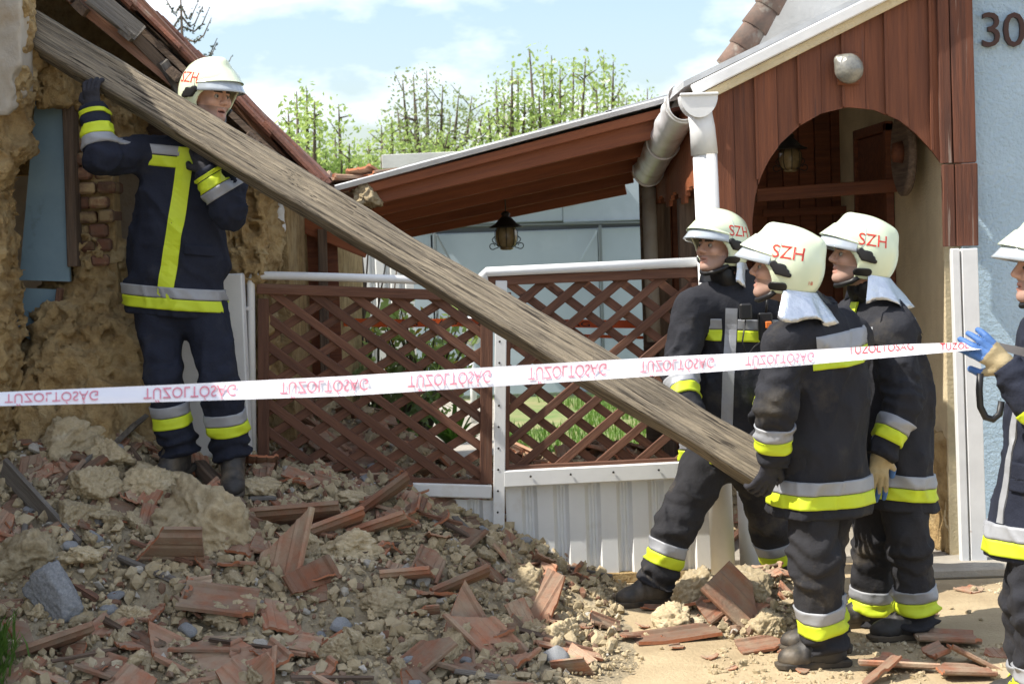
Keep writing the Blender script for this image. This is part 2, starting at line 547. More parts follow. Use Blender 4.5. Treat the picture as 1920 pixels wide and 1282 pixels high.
MT['mouth'] = mat('mouth', (.06, .015, .012), None, rough=.6)
MT['boot'] = mat('rubber_boot', (.045, .042, .04), (.03, .028, .027), sc=6, rough=.55, c3=(.24, .19, .13), sc3=4, th=(.52, .8), bump=.3, bsc=30)
MT['sole'] = mat('boot_sole', (.03, .028, .026), (.12, .095, .065), sc=7, rough=.8)
MT['glove_dark'] = mat('glove_dark', (.022, .022, .03), (.03, .03, .036), sc=9, rough=.8, bump=.4, bsc=60)
MT['glove_tan'] = mat('glove_tan', (.44, .36, .21), (.34, .27, .15), sc=8, rough=.85, bump=.4, bsc=60)
MT['glove_blue'] = mat('glove_blue', (.07, .17, .42), (.05, .13, .34), sc=8, rough=.6, bump=.3, bsc=60)
MT['orange'] = mat('orange_plastic', (.62, .16, .03), None, rough=.5)

# ------------------------------------------------------------------ ground and rubble surface
def Hn(x, y, detail=True):
    x = np.asarray(x, dtype=np.float64); y = np.asarray(y, dtype=np.float64)
    a = np.interp(x, [-3.2, -2.4, -2.0, -1.6, -1.2, -.55, -.08, .24, .55], [.98, .95, .86, .74, .64, .54, .28, .08, 0])
    r = np.interp(y, [5.5, 6.1, 6.6, 7.0, 7.6, 8.2, 9.4, 10.4, 11.4], [0, .10, .24, .42, .72, 1, 1.05, .55, 0])
    h = a * r
    h = h + .19 * np.exp(-(((x - 1.10) / .26) ** 2 + ((y - 7.75) / .34) ** 2))       # small heap at the men's feet
    h = h + .45 * np.exp(-(((x - .55) / .75) ** 2 + ((y - 10.2) / .45) ** 2)) + .32 * np.exp(-(((x + 1.1) / .5) ** 2 + ((y - 9.9) / .6) ** 2))
    if detail:
        p = np.stack([x, y, x * 0], -1)
        k = np.clip(h / .12, 0, 1)
        h = h + k * (.07 * fbm(p * 2.6, 3, 3) + .045 * fbm(p * 7, 3, 9) + .02 * fbm(p * 22, 2, 5))
    return h

def H(x, y):
    return float(Hn(np.array([x]), np.array([y]))[0])

g = link('ground', mesh('ground', [(-250, -40, 0), (250, -40, 0), (250, 400, 0), (-250, 400, 0)], [(0, 1, 2, 3)]), MT['sand'])
tag(g, kind='structure')
lw = link('lawn', mesh('lawn', [(-6, 11.0, .012), (7, 11.0, .012), (7, 30, .2), (-6, 30, .2)], [(0, 1, 2, 3)]), MT['lawn'])
tag(lw, kind='structure')
pt = link('path', mesh('path', [(-.9, 10.5, .02), (-.1, 10.5, .02), (-.15, 17.5, .12), (-.8, 17.5, .12)], [(0, 1, 2, 3)]), MT['concrete'])
tag(pt, kind='structure')

nx, ny = 230, 300
gx, gy = np.meshgrid(np.linspace(-3.1, 1.9, nx), np.linspace(5.45, 11.5, ny), indexing='ij')
gz = Hn(gx, gy) - .012
V = np.stack([gx, gy, gz], -1).reshape(-1, 3)
i = np.arange(nx * ny).reshape(nx, ny)
Q = np.stack([i[:-1, :-1], i[1:, :-1], i[1:, 1:], i[:-1, 1:]], -1).reshape(-1, 4)
Q = Q[(V[Q][:, :, 2].max(1) > -.004)]
hp = link('rubble_earth', mesh('rubble_earth', V, Q, True), MT['earth'])
tag(hp, 'loose clay earth and dust of the rubble heap below the collapsed wall', 'rubble', kind='stuff')

# kerb and threshold by the porch
k_ = boxw('doorstep', (1.95, 8.35, 0), (3.3, 8.85, .055), MT['concrete'], bev=.012)
tag(k_, 'worn concrete doorstep slab in front of the porch passage', 'step')
k_ = boxw('porch_floor', (.95, 8.86, 0), (2.25, 11.4, .04), MT['concrete'])
tag(k_, kind='structure')

# ------------------------------------------------------------------ collapsed adobe house on the left
house = empty('collapsed_house', (-3.2, 8.6, 0), 'collapsed adobe house with torn walls, broken rafters and a red tile roof', 'house')

def pillar_sdf(p):
    z = p[:, 2]
    edge = np.interp(z, [.3, 1.0, 1.5, 2.1, 2.25, 2.5, 2.75, 3.3], [-2.42, -2.40, -2.37, -2.36, -2.27, -2.225, -2.21, -2.21]).astype(np.float32)
    d = s_box(p, (-2.9, 8.12, 1.7), (.9, .13, 1.75))
    d = np.maximum(d, p[:, 0] - edge)
    d = d + .04 * fbm(p * 4.5, 3, 1) + .09 * np.abs(fbm(p * A((9, 9, 12)), 3, 2)) + .06 * np.abs(fbm(p * A((24, 24, 32)), 3, 4)) - .03
    hole = s_ell(p, P(28, 232, 7.98), (.07, .14, .10))
    return smax(d, -hole, .03)
lo = (-2.85, 7.85, .5)
sdf_obj('adobe_wall', pillar_sdf, lo, (-2.12, 8.6, 3.4), .011, MT['adobe'], house)

def plaster_sdf(p):
    d = np.maximum(s_box(p, (-2.9, 8.12, 1.7), (.9, .13, 1.75)), p[:, 0] + 2.26) + .03 * fbm(p * 4.5, 3, 1) + .006 * fbm(p * 20, 3, 2) - .045
    c = P(8, 60, 8.0)
    m = s_ell(p, (c.x - .16, c.y, c.z + .06), (.30, .5, .46)) + .07 * fbm(p * 7, 3, 12)
    return smax(d, m, .01)
sdf_obj('plaster_patch', plaster_sdf, lo, (-2.12, 8.6, 3.4), .013, MT['plaster'], house)

# sheltered wall pieces further in
def blk(name, c, r, amp, seed, m='adobe', h=.012):
    c = A(c); r = A(r)
    fn = lambda p: s_box(p, c, r, .03) + amp * fbm(p * 5, 3, seed) + amp * 1.5 * np.abs(fbm(p * A((11, 11, 14)), 3, seed + 3)) + amp * 1.0 * np.abs(fbm(p * 30, 3, seed + 5)) - amp * .5
    return sdf_obj(name, fn, c - r - .12, c + r + .12, h, MT[m], house)
c = P(108, 155, 8.42); blk('adobe_lintel', c, (.09, .13, .13), .05, 21)
c = P(205, 232, 8.75); blk('adobe_lump', c, (.17, .15, .16), .07, 23)
c = P(465, 425, 8.72); blk('adobe_corner', c, (.115, .2, .30), .07, 25)
c = P(470, 640, 8.78); blk('adobe_corner_base', c, (.11, .2, .34), .06, 26)

def slope_sdf(p):
    a = P(175, 500, 8.7); b = P(150, 900, 8.6)
    d = s_cap(p, a, b, .16, .62)
    d = smin(d, s_cap(p, P(60, 720, 8.6), P(60, 900, 8.55), .2, .4), .1)
    d = smin(d, s_ell(p, P(255, 690, 8.75), (.14, .25, .3)), .1)
    d = d + .08 * fbm(p * 4.5, 3, 31) + .14 * np.abs(fbm(p * 9, 3, 32)) + .07 * np.abs(fbm(p * 26, 3, 33)) - .045
    return np.maximum(d, .3 - p[:, 2])
sdf_obj('adobe_debris_slope', slope_sdf, (-2.9, 7.9, .3), (-1.3, 9.5, 1.95), .013, MT['adobe'], house)

# interior walls, plus added unseen sun blockers
boxw('sun_block_slab', (-5.2, 8.95, 2.32), (-1.62, 12, 2.42), MT['dark_wood'], house)  # hidden slab added to keep direct sun off the inner wall
w = boxw('inner_wall', (-5.2, 10.6, 0), (-1.95, 10.75, 2.3), MT['plaster'], house)
prism('attic_gable', [(-5.0, 9.45, 2.2), (-1.45, 9.45, 2.2), (-1.35, 9.45, 2.25), (-3.0, 9.45, 3.82), (-5.0, 9.45, 3.9)], (0, .12, 0), MT['adobe'], house)
w = boxw('inner_side_wall', (-1.36, 9.0, 0), (-1.16, 13.5, 2.05), MT['adobe'], house)
boxw('unseen_shade_wall', (-8.0, 1.6, 0), (-2.92, 9.2, 4.1), MT['plaster'], house)  # out of frame, added to cast shade over heap and upper beam
prism('unseen_shade_roof', [(-2.80, 1.4, 4.05), (-5.4, 1.4, 6.0), (-8.1, 1.4, 4.05)], (0, 8.0, 0), MT['roof_tile'], house)  # unseen too; its added eave sets the shadow edge on the heap

# blue boards, jamb
prism('blue_board', [P(36, 525, 8.47), P(66, 190, 8.47), P(119, 195, 8.47), P(131, 528, 8.47)], (0, .03, 0), MT['blue_panel'], house)
prism('blue_board', [P(30, 620, 8.5), P(40, 540, 8.5), P(116, 543, 8.5), P(104, 600, 8.5), P(60, 640, 8.5)], (0, .03, 0), MT['blue_panel'], house)
bar('jamb', P(131, 190, 8.5), P(141, 500, 8.5), .05, .12, MT['dark_wood'], house, up=(1, 0, 0))
bar('jamb', P(113, 540, 8.46), P(106, 598, 8.46), .025, .06, MT['red_rafter'], house, up=(1, 0, 0))

# brick pier
c0 = P(146, 500, 8.62)
bz = c0.z
row = 0
for row in range(9):
    n = 2 if row < 8 else 1
    xo = c0.x + .005 + (.03 if row % 2 else 0) + random.uniform(-.01, .01)
    for k in range(n):
        wl = random.uniform(.07, .105)
        boxw('brick', (xo, 8.54 + random.uniform(-.045, .05), bz), (xo + wl, 8.75, bz + random.uniform(.055, .066)), MT['brick'], house, bev=.012)
        xo += wl + .008
    bz += .072
bar('mortar_core', (c0.x + .11, 8.66, c0.z - .3), (c0.x + .11, 8.66, bz - .02), .19, .14, MT['adobe'], house, up=(1, 0, 0))

# roof: right slope of a gable roof, ridge running away from the camera
RA, RB = P(150, -76, 8.38), P(574, 322, 8.38)      # along the verge, upper point and eave
sl = (RB - RA).normalized()
nrm = Vector((-sl.z, 0, sl.x))
if nrm.z < 0: nrm = -nrm
RT = RB - sl * 3.3
roof = prism('roof', [RB - nrm * .03, RT - nrm * .03, RT - nrm * .06, RB - nrm * .06], (0, 1.3, 0), MT['dark_wood'], house)
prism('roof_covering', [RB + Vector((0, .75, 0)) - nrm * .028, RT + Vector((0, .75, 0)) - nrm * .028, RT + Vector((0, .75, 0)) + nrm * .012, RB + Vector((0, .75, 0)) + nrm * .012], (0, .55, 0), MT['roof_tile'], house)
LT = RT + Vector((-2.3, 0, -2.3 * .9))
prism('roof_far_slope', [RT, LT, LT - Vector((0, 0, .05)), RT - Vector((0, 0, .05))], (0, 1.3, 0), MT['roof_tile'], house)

def tile_geo(w=.215, l=.36, t=.014, n=1):
    """interlocking clay tile: pan with side rolls and ribs; length along x"""
    prof = [(-.5, .020), (-.46, .026), (-.40, .022), (-.36, .006), (-.20, .002), (-.15, .008), (-.10, .002), (.10, .002), (.15, .008), (.20, .002), (.36, .004), (.40, .016), (.45, .020), (.5, .012)]
    V, F = [], []
    m = len(prof)
    xs = np.linspace(-l / 2, l / 2, n + 1)
    for x in xs:
        for u, z in prof: V.append((x, u * w, z))
        for u, z in prof: V.append((x, u * w, z - t))
    for s in range(n):
        o, q = s * 2 * m, (s + 1) * 2 * m
        for k in range(m - 1):
            F.append((o + k, q + k, q + k + 1, o + k + 1))
            F.append((o + m + k, o + m + k + 1, q + m + k + 1, q + m + k))
        F.append((o, o + m, q + m, q)); F.append((o + m - 1, q + m - 1, q + 2 * m - 1, o + 2 * m - 1))
    for o in (0, n * 2 * m):
        for k in range(m - 1):
            F.append((o + k, o + k + 1, o + m + k + 1, o + m + k))
    return V, F
V, F = tile_geo()
tile_me = mesh('roof_tile', V, F)
tile_me.materials.append(MT['roof_tile'])
up_ang = math.atan2(nrm.x, nrm.z)
for cidx in range(4):
    for k in range(11):
        if (cidx == 0 and k in (9,)): continue
        c = RB - sl * (.13 + k * .30) + Vector((0, .07 + cidx * .205, 0)) + nrm * (.004 + .006)
        mm = Matrix((-sl, Vector((0, 1, 0)), nrm)).transposed().to_4x4()
        jit = Matrix.Rotation(random.uniform(-.05, .05), 4, 'Z') @ Matrix.Rotation(-.045 + random.uniform(-.02, .02), 4, 'Y')
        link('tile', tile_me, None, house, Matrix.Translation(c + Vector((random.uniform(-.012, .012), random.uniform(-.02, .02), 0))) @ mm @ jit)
# rafters and broken battens
def rb(name, a, b, d, w, t, m, wob=.006):
    bar(name, P(*a, d), P(*b, d + .02), w, t, MT[m], house, wob=wob)
rb('rafter', (96, -40), (348, 168), 8.40, .075, .10, 'red_rafter')
rb('rafter', (70, -110), (455, 225), 8.62, .09, .10, 'dark_wood')
rb('rafter', (210, -50), (560, 330), 8.50, .05, .06, 'red_rafter')
rb('rafter', (300, 110), (556, 352), 8.9, .10, .10, 'dark_wood')
rb('rafter', (200, 40), (540, 362), 9.6, .10, .10, 'dark_wood')
for a in ((125, -12, 'dark_wood'), (148, 14, 'dark_wood'), (236, 62, 'grey_plank'), (325, 138, 'dark_wood'), (392, 196, 'dark_wood'), (470, 262, 'dark_wood'), (524, 312, 'dark_wood')):
    c = P(a[0], a[1], 8.30)
    bar('batten', c, c + Vector((.0, 1.35, 0)), .045, .075, MT[a[2]], house, up=nrm, wob=.004)
bar('broken_plank', P(170, -10, 8.28), P(262, 64, 8.34), .10, .025, MT['grey_plank'], house, up=(sl.z, -.6, -sl.x), wob=.006)
bar('broken_plank', P(252, 70, 8.36), P(342, 158, 8.40), .06, .03, MT['dark_wood'], house, wob=.006)
bar('broken_plank', P(305, 116, 8.36), P(352, 196, 8.40), .05, .03, MT['grey_plank'], house, wob=.006)

# ------------------------------------------------------------------ the beam the men are moving
b0, b1 = P(52, 52, 8.22), P(1434, 882, 6.93)
BL = (b1 - b0).length
NR, NC = 340, 56
hw, ht = .081, .066
V = np.zeros((NR, NC, 3))
ang = np.linspace(0, 2 * np.pi, NC, endpoint=False)
ca, sa = np.cos(ang), np.sin(ang)
e = .30
bx = np.sign(ca) * np.abs(ca) ** e; bz_ = np.sign(sa) * np.abs(sa) ** e
for r_ in range(NR):
    x = BL * r_ / (NR - 1)
    k = 1 + .05 * math.sin(x * 1.9) + .04 * math.sin(x * 4.3 + 1)
    V[r_, :, 0] = x
    V[r_, :, 1] = bx * ht * k
    V[r_, :, 2] = bz_ * hw * k
pp = V.reshape(-1, 3)
q = pp * A((1.2, 14, 14))
crack = np.clip(1 - np.abs(vnoise(pp * A((.9, 16, 16)), 5)) / .10, 0, 1) * (vnoise(pp * A((1.3, 3, 3)), 8) > -.15)
disp = .006 * fbm(q, 4, 3) + .004 * fbm(pp * A((5, 30, 30)), 3, 6) - .015 * crack + .007 * fbm(pp * 4, 2, 10)
nn = np.zeros_like(pp); nn[:, 1] = np.tile(bx, NR); nn[:, 2] = np.tile(bz_, NR)
nn /= np.linalg.norm(nn, axis=1)[:, None]
pp = pp + nn * disp[:, None]
pp[:NC, 0] += .03 * vnoise(pp[:NC] * 18, 2)
i = np.arange(NR * NC).reshape(NR, NC)
j = np.roll(i, -1, 1)
Q = np.stack([i[:-1], i[1:], j[1:], j[:-1]], -1).reshape(-1, 4).tolist()
Q.append(list(range(NC))); Q.append(list(range((NR - 1) * NC, NR * NC))[::-1])
bme = mesh('wooden_beam', pp, Q, True)
xx = (b1 - b0).normalized()
yy = Vector((.06, 1, -.56)); yy = (yy - xx * yy.dot(xx)).normalized()
zz = xx.cross(yy)
beam_m = Matrix.Translation(b0) @ Matrix((xx, yy, zz)).transposed().to_4x4()
bo = link('wooden_beam', bme, MT['beam'], None, beam_m)
bm = bmesh.new(); bm.from_mesh(bme); bmesh.ops.recalc_face_normals(bm, faces=bm.faces[:]); bm.to_mesh(bme); bm.free()
tag(bo, 'long weathered wooden roof beam held aslant by the firefighters', 'beam')

# ------------------------------------------------------------------ gates
def clip(p, d, poly):
    """line p + t d against a convex pixel polygon"""
    t0, t1 = -1e9, 1e9
    n = len(poly)
    area = sum(poly[i][0] * poly[(i + 1) % n][1] - poly[(i + 1) % n][0] * poly[i][1] for i in range(n))
    for i in range(n):
        a, b = poly[i], poly[(i + 1) % n]
        nx_, ny_ = -(b[1] - a[1]), (b[0] - a[0])
        if area < 0: nx_, ny_ = -nx_, -ny_
        num = nx_ * (p[0] - a[0]) + ny_ * (p[1] - a[1])
        den = nx_ * d[0] + ny_ * d[1]
        if abs(den) < 1e-9:
            if num < 0: return None
            continue
        t = -num / den
        if den > 0: t0 = max(t0, t)
        else: t1 = min(t1, t)
    return (t0, t1) if t1 - t0 > .02 else None

def lattice(poly, fams, Y, parent):
    for slope, x0, step, n, dy, w in fams:
        for k in range(-n, n + 1):
            p = (x0 + k * step, poly[0][1])
            t = clip(p, (1, slope), poly)
            if not t: continue
            a = (p[0] + t[0], p[1] + slope * t[0]); b = (p[0] + t[1], p[1] + slope * t[1])
            if math.hypot(a[0] - b[0], a[1] - b[1]) < 24: continue
            bar('slat', P(*a, Y + dy), P(*b, Y + dy + random.uniform(-.003, .003)), w * random.uniform(.93, 1.06), .014, MT['lattice'], parent, bev=.003)

def corrugated(name, px0, px1, top, bot, Y, m, parent, period=.16, dep=.03):
    x0, x1 = P(px0, 900, Y).x, P(px1, 900, Y).x
    za, zb = P(*top[0], Y), P(*top[1], Y)
    ba, bb = P(*bot[0], Y), P(*bot[1], Y)
    prof = [(0, 0), (.50, 0), (.62, 1), (.68, 1), (.72, .7), (.78, .7), (.82, 1), (.88, 1)]
    xs = []
    x = x0
    while x < x1:
        for u, v in prof:
            if x + u * period < x1: xs.append((x + u * period, v * dep))
        x += period
    xs.append((x1, 0))
    V = []
    for xx_, v in xs:
        t = (xx_ - za.x) / (zb.x - za.x)
        z1 = za.z + (zb.z - za.z) * t; z0 = ba.z + (bb.z - ba.z) * (xx_ - ba.x) / (bb.x - ba.x)
        V += [(xx_, Y + v, z0), (xx_, Y + v, z1), (xx_, Y + v + .002, z0), (xx_, Y + v + .002, z1)]
    F = []
    for i in range(len(xs) - 1):
        o, q = i * 4, i * 4 + 4
        F += [(o, q, q + 1, o + 1), (o + 3, q + 3, q + 2, o + 2), (o + 1, q + 1, q + 3, o + 3), (o + 2, q + 2, q, o)]
    return link(name, mesh(name, V, F), m, parent)

GY = 8.56
gate = empty('lattice_gate', P(480, 900, GY), 'sagging gate leaf with brown lattice, its foot buried in rubble', 'gate')
poly = [(490, 540), (915, 556), (915, 912), (488, 895)]
lattice(poly, [(.74, 500, 72, 14, .012, .046), (-.63, 500, 74, 14, .030, .044)], GY, gate)
bar('lattice_rail', P(482, 541, GY), P(912, 556, GY), .052, .03, MT['lattice'], gate)
bar('lattice_rail', P(486, 893, GY), P(915, 908, GY), .045, .03, MT['lattice'], gate)
bar('lattice_stile', P(494, 560, GY - .004), P(494, 885, GY - .004), .055, .03, MT['lattice'], gate, up=(1, 0, 0))
bar('lattice_stile', P(913, 566, GY - .004), P(911, 906, GY - .004), .062, .035, MT['lattice'], gate, up=(1, 0, 0))
tube('pipe_frame', [P(474, 890, GY - .01), P(470, 530, GY - .01), P(474, 519, GY - .01), P(486, 516, GY - .01), P(640, 520, GY - .01), P(900, 529, GY - .01)], .021, MT['white'], gate)
boxw('hinge', P(458, 582, GY - .03), P(476, 574, GY + .0), MT['zinc'], gate, bev=.002)
corrugated('corrugated_sheet', 488, 925, ((488, 925), (925, 938)), ((488, 1110), (925, 1110)), GY + .01, MT['sheet'], gate)
bar('sheet_cap', P(486, 908, GY - .012), P(922, 921, GY - .012), .068, .05, MT['sheet'], gate, bev=.006)

gate2 = empty('lattice_gate', P(940, 1080, GY), 'level gate leaf with brown lattice over white corrugated sheet', 'gate')
poly = [(947, 528), (1312, 506), (1312, 866), (950, 884)]
lattice(poly, [(.75, 950, 71, 14, .030, .043), (-.86, 950, 71, 14, .010, .043)], GY, gate2)
bar('lattice_rail', P(912, 527, GY - .006), P(1308, 511, GY - .006), .048, .03, MT['lattice'], gate2)
bar('lattice_rail', P(948, 878, GY - .002), P(1310, 861, GY - .002), .03, .03, MT['lattice'], gate2)
bar('lattice_stile', P(953, 548, GY - .004), P(949, 878, GY - .004), .03, .03, MT['lattice'], gate2, up=(1, 0, 0))
bar('lattice_stile', P(1302, 530, GY - .004), P(1316, 866, GY - .004), .04, .03, MT['lattice'], gate2, up=(1, 0, 0))
tube('pipe_rail', [P(907, 528, GY - .03), P(906, 516, GY - .03), P(912, 510, GY - .03), P(1308, 491, GY - .03)], .024, MT['white'], gate2)
bar('sheet_cap', P(944, 897, GY - .014), P(1338, 877, GY - .014), .085, .05, MT['sheet'], gate2, bev=.006)
corrugated('corrugated_sheet', 947, 1345, ((947, 908), (1345, 890)), ((947, 1085), (1345, 1066)), GY + .008, MT['sheet'], gate2)
for k, x in enumerate((995, 1070, 1150, 1235)):
    lathe('rivet', [(0, 0), (.006, .002), (.006, .006)], MT['iron'], gate2, P(x, 895 - (x - 945) * .05, GY - .041), n=8, axis=(0, -1, 0))
gp = empty('gate_post', P(935, 1090, GY), 'narrow white perforated steel post where the two gate leaves meet', 'post')
bar('post_body', P(940, 526, GY - .02), P(934, 1100, GY - .02), .058, .035, MT['sheet'], gp, up=(1, 0, 0), bev=.003)
for k in range(12):
    yv = 600 + k * 40
    lathe('hole', [(.0, 0), (.0055, 0), (.0055, .002)], MT['iron'], gp, P(938 - (yv - 526) * .011, yv, GY - .0375), n=8, axis=(0, -1, 0))
wp = boxw('gate_pier', P(338, 905, 8.42), P(459, 512, 8.52), MT['white'], None, bev=.006)
tag(wp, 'broad white painted gate pier behind the man on the rubble', 'post')

# white sill below right gate
sl_ = bar('gate_sill', P(1050, 1086, 8.58), P(1345, 1072, 8.62), .05, .10, MT['adobe'], None, wob=.006)
tag(sl_, 'low earthen sill under the corrugated gate leaf', 'sill')

# ------------------------------------------------------------------ carport between the houses
cp = empty('carport', (0, 10.5, 0), 'open lean-to carport roof with reddish brown beams and pale sheet roofing', 'carport')
l0, r0 = P(676, 372, 9.5), P(1230, 240, 9.5)
for k in range(5):
    Yb = 9.5 + k * .72
    dl, dr = -.045 * k, -.06 * k
    a = Vector((l0.x, Yb, l0.z + dl)); b = Vector((r0.x + .02, Yb, r0.z + dr))
    bar('beam', a, b, .105, .06, MT['carport_wood'], cp)
dk = []
for Yb, dl, dr, u in ((9.42, 0, 0, .056), (12.6, -.2, -.26, .056)):
    dk += [Vector((l0.x - .1, Yb, l0.z + dl + u - .02)), Vector((r0.x + .2, Yb, r0.z + dr + u + .05))]
V = [dk[0], dk[1], dk[3], dk[2]]
V = V + [v + Vector((0, 0, .018)) for v in V]
link('deck', mesh('deck', V, [(0, 3, 2, 1), (4, 5, 6, 7), (0, 1, 5, 4), (1, 2, 6, 5), (2, 3, 7, 6), (3, 0, 4, 7)]), MT['carport_deck'], cp)
# corrugated roofing sheets with waves
e0, e1 = P(632, 352, 9.36), P(1262, 185, 9.36)
ns = 5
for s in range(ns):
    a = e0.lerp(e1, s / ns) + Vector((0, 0, .004 * s)); b = e0.lerp(e1, (s + 1) / ns + .02) + Vector((0, 0, .004 * s))
    n = 40
    V = []
    for j in range(n + 1):
        yv = 9.36 + (12.7 - 9.36) * j / n
        for pnt in (a, b):
            drop = (-.06 - .02 * (s / ns)) * (yv - 9.36)
            z = pnt.z + drop + .010 * math.sin(j * math.pi)
            zz_ = pnt.z + drop + (.012 if j % 2 else 0)
            V += [(pnt.x, yv, zz_), (pnt.x, yv, zz_ + .014)]
    F = []
    for j in range(n):
        o, q = j * 4, j * 4 + 4
        F += [(o, o + 2, q + 2, q), (o + 1, q + 1, q + 3, o + 3), (o, q, q + 1, o + 1), (o + 2, o + 3, q + 3, q + 2)]
    F += [(0, 1, 3, 2), (n * 4, n * 4 + 2, n * 4 + 3, n * 4 + 1)]
    link('roof_sheet', mesh('roof_sheet', V, F), MT['roof_sheet'], cp)

bar('front_purlin', P(676, 358, 9.43), P(1246, 211, 9.43), .05, .05, MT['carport_wood'], cp)
bar('edge_flashing', P(628, 353, 9.33), P(1272, 181, 9.33), .034, .012, MT['flash'], cp, up=(0, -.5, 1))

def lantern(name, px, py, d, s, label, chain_top):
    o = empty(name, P(px, py, d), label, 'lantern')
    c = P(px, py, d)
    lathe('glass', [(.045 * s, 0), (.07 * s, .02 * s), (.083 * s, .07 * s), (.08 * s, .12 * s), (.06 * s, .16 * s)], MT['amber'], o, c, 20)
    lathe('base_ring', [(.03 * s, -.02 * s), (.05 * s, -.012 * s), (.05 * s, .006 * s)], MT['amber'], o, c, 20)
    lathe('cap', [(.125 * s, .148 * s), (.128 * s, .156 * s), (.085 * s, .175 * s), (.05 * s, .215 * s), (.028 * s, .235 * s), (.036 * s, .25 * s), (.02 * s, .27 * s)], MT['iron'], o, c, 24)
    for k in range(8):
        a = k * math.pi / 4
        pts = [c + Vector((math.cos(a) * r, math.sin(a) * r, z)) * s for r, z in ((.05, 0), (.074, .02), (.087, .07), (.084, .12), (.064, .16))]
        tube('bar', pts, .0028 * s, MT['iron'], o, 6)
    for sg in (-1, 1):
        pts = [c + Vector((sg * (.085 + .022 * math.sin(t * 5)), 0, .085 - .085 * t)) * s for t in np.linspace(0, 1, 8)]
        cc = c + Vector((sg * .105, 0, .012)) * s
        pts += [cc + Vector((sg * .022 * math.cos(t), 0, .022 * math.sin(t))) * s * (1 - .06 * t) for t in np.linspace(-2.4, 3.0, 14)]
        tube('scroll', pts, .004 * s, MT['iron'], o, 6)
    tube('chain', [c + Vector((0, 0, .265 * s)), c + Vector((0, 0, chain_top))], .004, MT['iron'], o, 6)
    return o
lantern('hanging_lantern', 950, 464, 11.3, .88, 'wrought iron lantern with amber glass hanging from the carport beams', .47)

# ------------------------------------------------------------------ garage at the end of the yard
ga = empty('garage', (0, 18, 0), 'grey blue sheet metal garage wall behind the carport', 'garage')
def gp_(name, x0, x1, y0, y1, Y=18.0, m='garage'):
    a, b = P(x0, y1, Y), P(x1, y0, Y)
    boxw(name, (a.x, Y, min(a.z, b.z)), (b.x, Y + .04, max(a.z, b.z)), MT[m], ga, bev=.01)
gp_('panel', 760, 1052, 318, 425); gp_('panel', 1056, 1340, 312, 418)
gp_('panel', 560, 812, 434, 745, 18.05); gp_('panel', 817, 1123, 428, 745, 18.05); gp_('panel', 1128, 1340, 420, 745, 18.05)
gp_('panel', 560, 756, 325, 428)
gp_('backing', 560, 1340, 330, 740, 18.12, 'garage_dark')
bar('roof_fascia', P(720, 306, 17.7), P(1120, 288, 17.7), .14, .6, MT['pale_render'], ga)
bar('rail', P(560, 430, 17.97), P(1340, 414, 17.97), .02, .03, MT['garage_dark'], ga)
for x in (815, 1125):
    bar('pipe', P(x, 422, 17.95), P(x + 9, 740, 17.95), .03, .03, MT['garage_dark'], ga, up=(1, 0, 0))
bar('brace', P(818, 440, 17.94), P(850, 498, 17.94), .02, .02, MT['garage_dark'], ga)
bar('brace', P(1120, 432, 17.94), P(1086, 492, 17.94), .02, .02, MT['garage'], ga)
for x, y in ((916, 402), (1068, 372)):
    lathe('vent', [(0, 0), (.05, .01), (.06, .05)], MT['plaster'], ga, P(x, y, 17.98), 14, axis=(0, -1, 0))

# shed of dark red boards and broken downpipe left of the gate
sh = empty('board_shed', P(580, 880, 9.9), 'dark red vertical board shed wall under the carport edge', 'shed')
for k in range(4):
    x0 = 536 + k * 24
    top = 398 + k * 11
    a, b = P(x0, 760, 9.85), P(x0 + 23, top, 9.85)
    boxw('board', (a.x, 9.85 + (k % 2) * .008, .3), (b.x, 9.88, b.z), MT['board'], sh)
bar('tie_beam', P(536, 408, 9.8), P(690, 470, 9.8), .09, .05, MT['carport_wood'], sh)
bar('post', P(604, 430, 9.75), P(612, 800, 9.75), .05, .05, MT['dark_wood'], sh, up=(1, 0, 0))
dp = empty('downpipe', P(518, 700, 9.05), 'broken white rainwater downpipe at the adobe corner', 'pipe')
tube('pipe', [P(523, 432, 9.05), P(519, 470, 9.05), P(514, 900, 9.05)], .046, MT['white'], dp, 14)
tube('collar', [P(524, 446, 9.05), P(523, 456, 9.05)], .052, MT['white'], dp, 14)
fn = lambda p: s_ecap(p, P(520, 392, 9.0), P(516, 428, 9.0), (1, 0, 0), (.035, .04), (.055, .05)) + .02 * fbm(p * 20, 3, 6)
sdf_obj('torn_elbow', fn, A(P(516, 410, 9)) - .14, A(P(516, 410, 9)) + .14, .008, MT['white'], dp)
wf = empty('sheet_fence', P(690, 700, 14), 'pale corrugated sheet fence behind the bare shrubs', 'fence')
corrugated('sheet', 612, 790, ((612, 455), (790, 455)), ((612, 760), (790, 760)), 14.0, MT['sheet'], wf, period=.12, dep=.02)

# ------------------------------------------------------------------ house number 30 with its porch on the right
PY = 8.60
bh = empty('blue_house', (2.6, 8.7, 0), 'pale blue stucco house front bearing the number 30', 'house')
wx = P(1800, 300, 8.68).x
boxw('wall', (wx, 8.66, 0), (6.0, 9.0, 4.2), MT['blue_wall'], bh)
for me_, px, nm in ((TXT_3, 1858, 'digit'), (TXT_0, 1901, 'digit')):
    link(nm, me_, MT['digit'], bh, Matrix.Translation(P(px, 60, 8.642)) @ Matrix.Rotation(R(90), 4, 'X'))
po = empty('porch', (1.6, 8.9, 0), 'brown board porch front with a round arch under a white verge', 'porch')
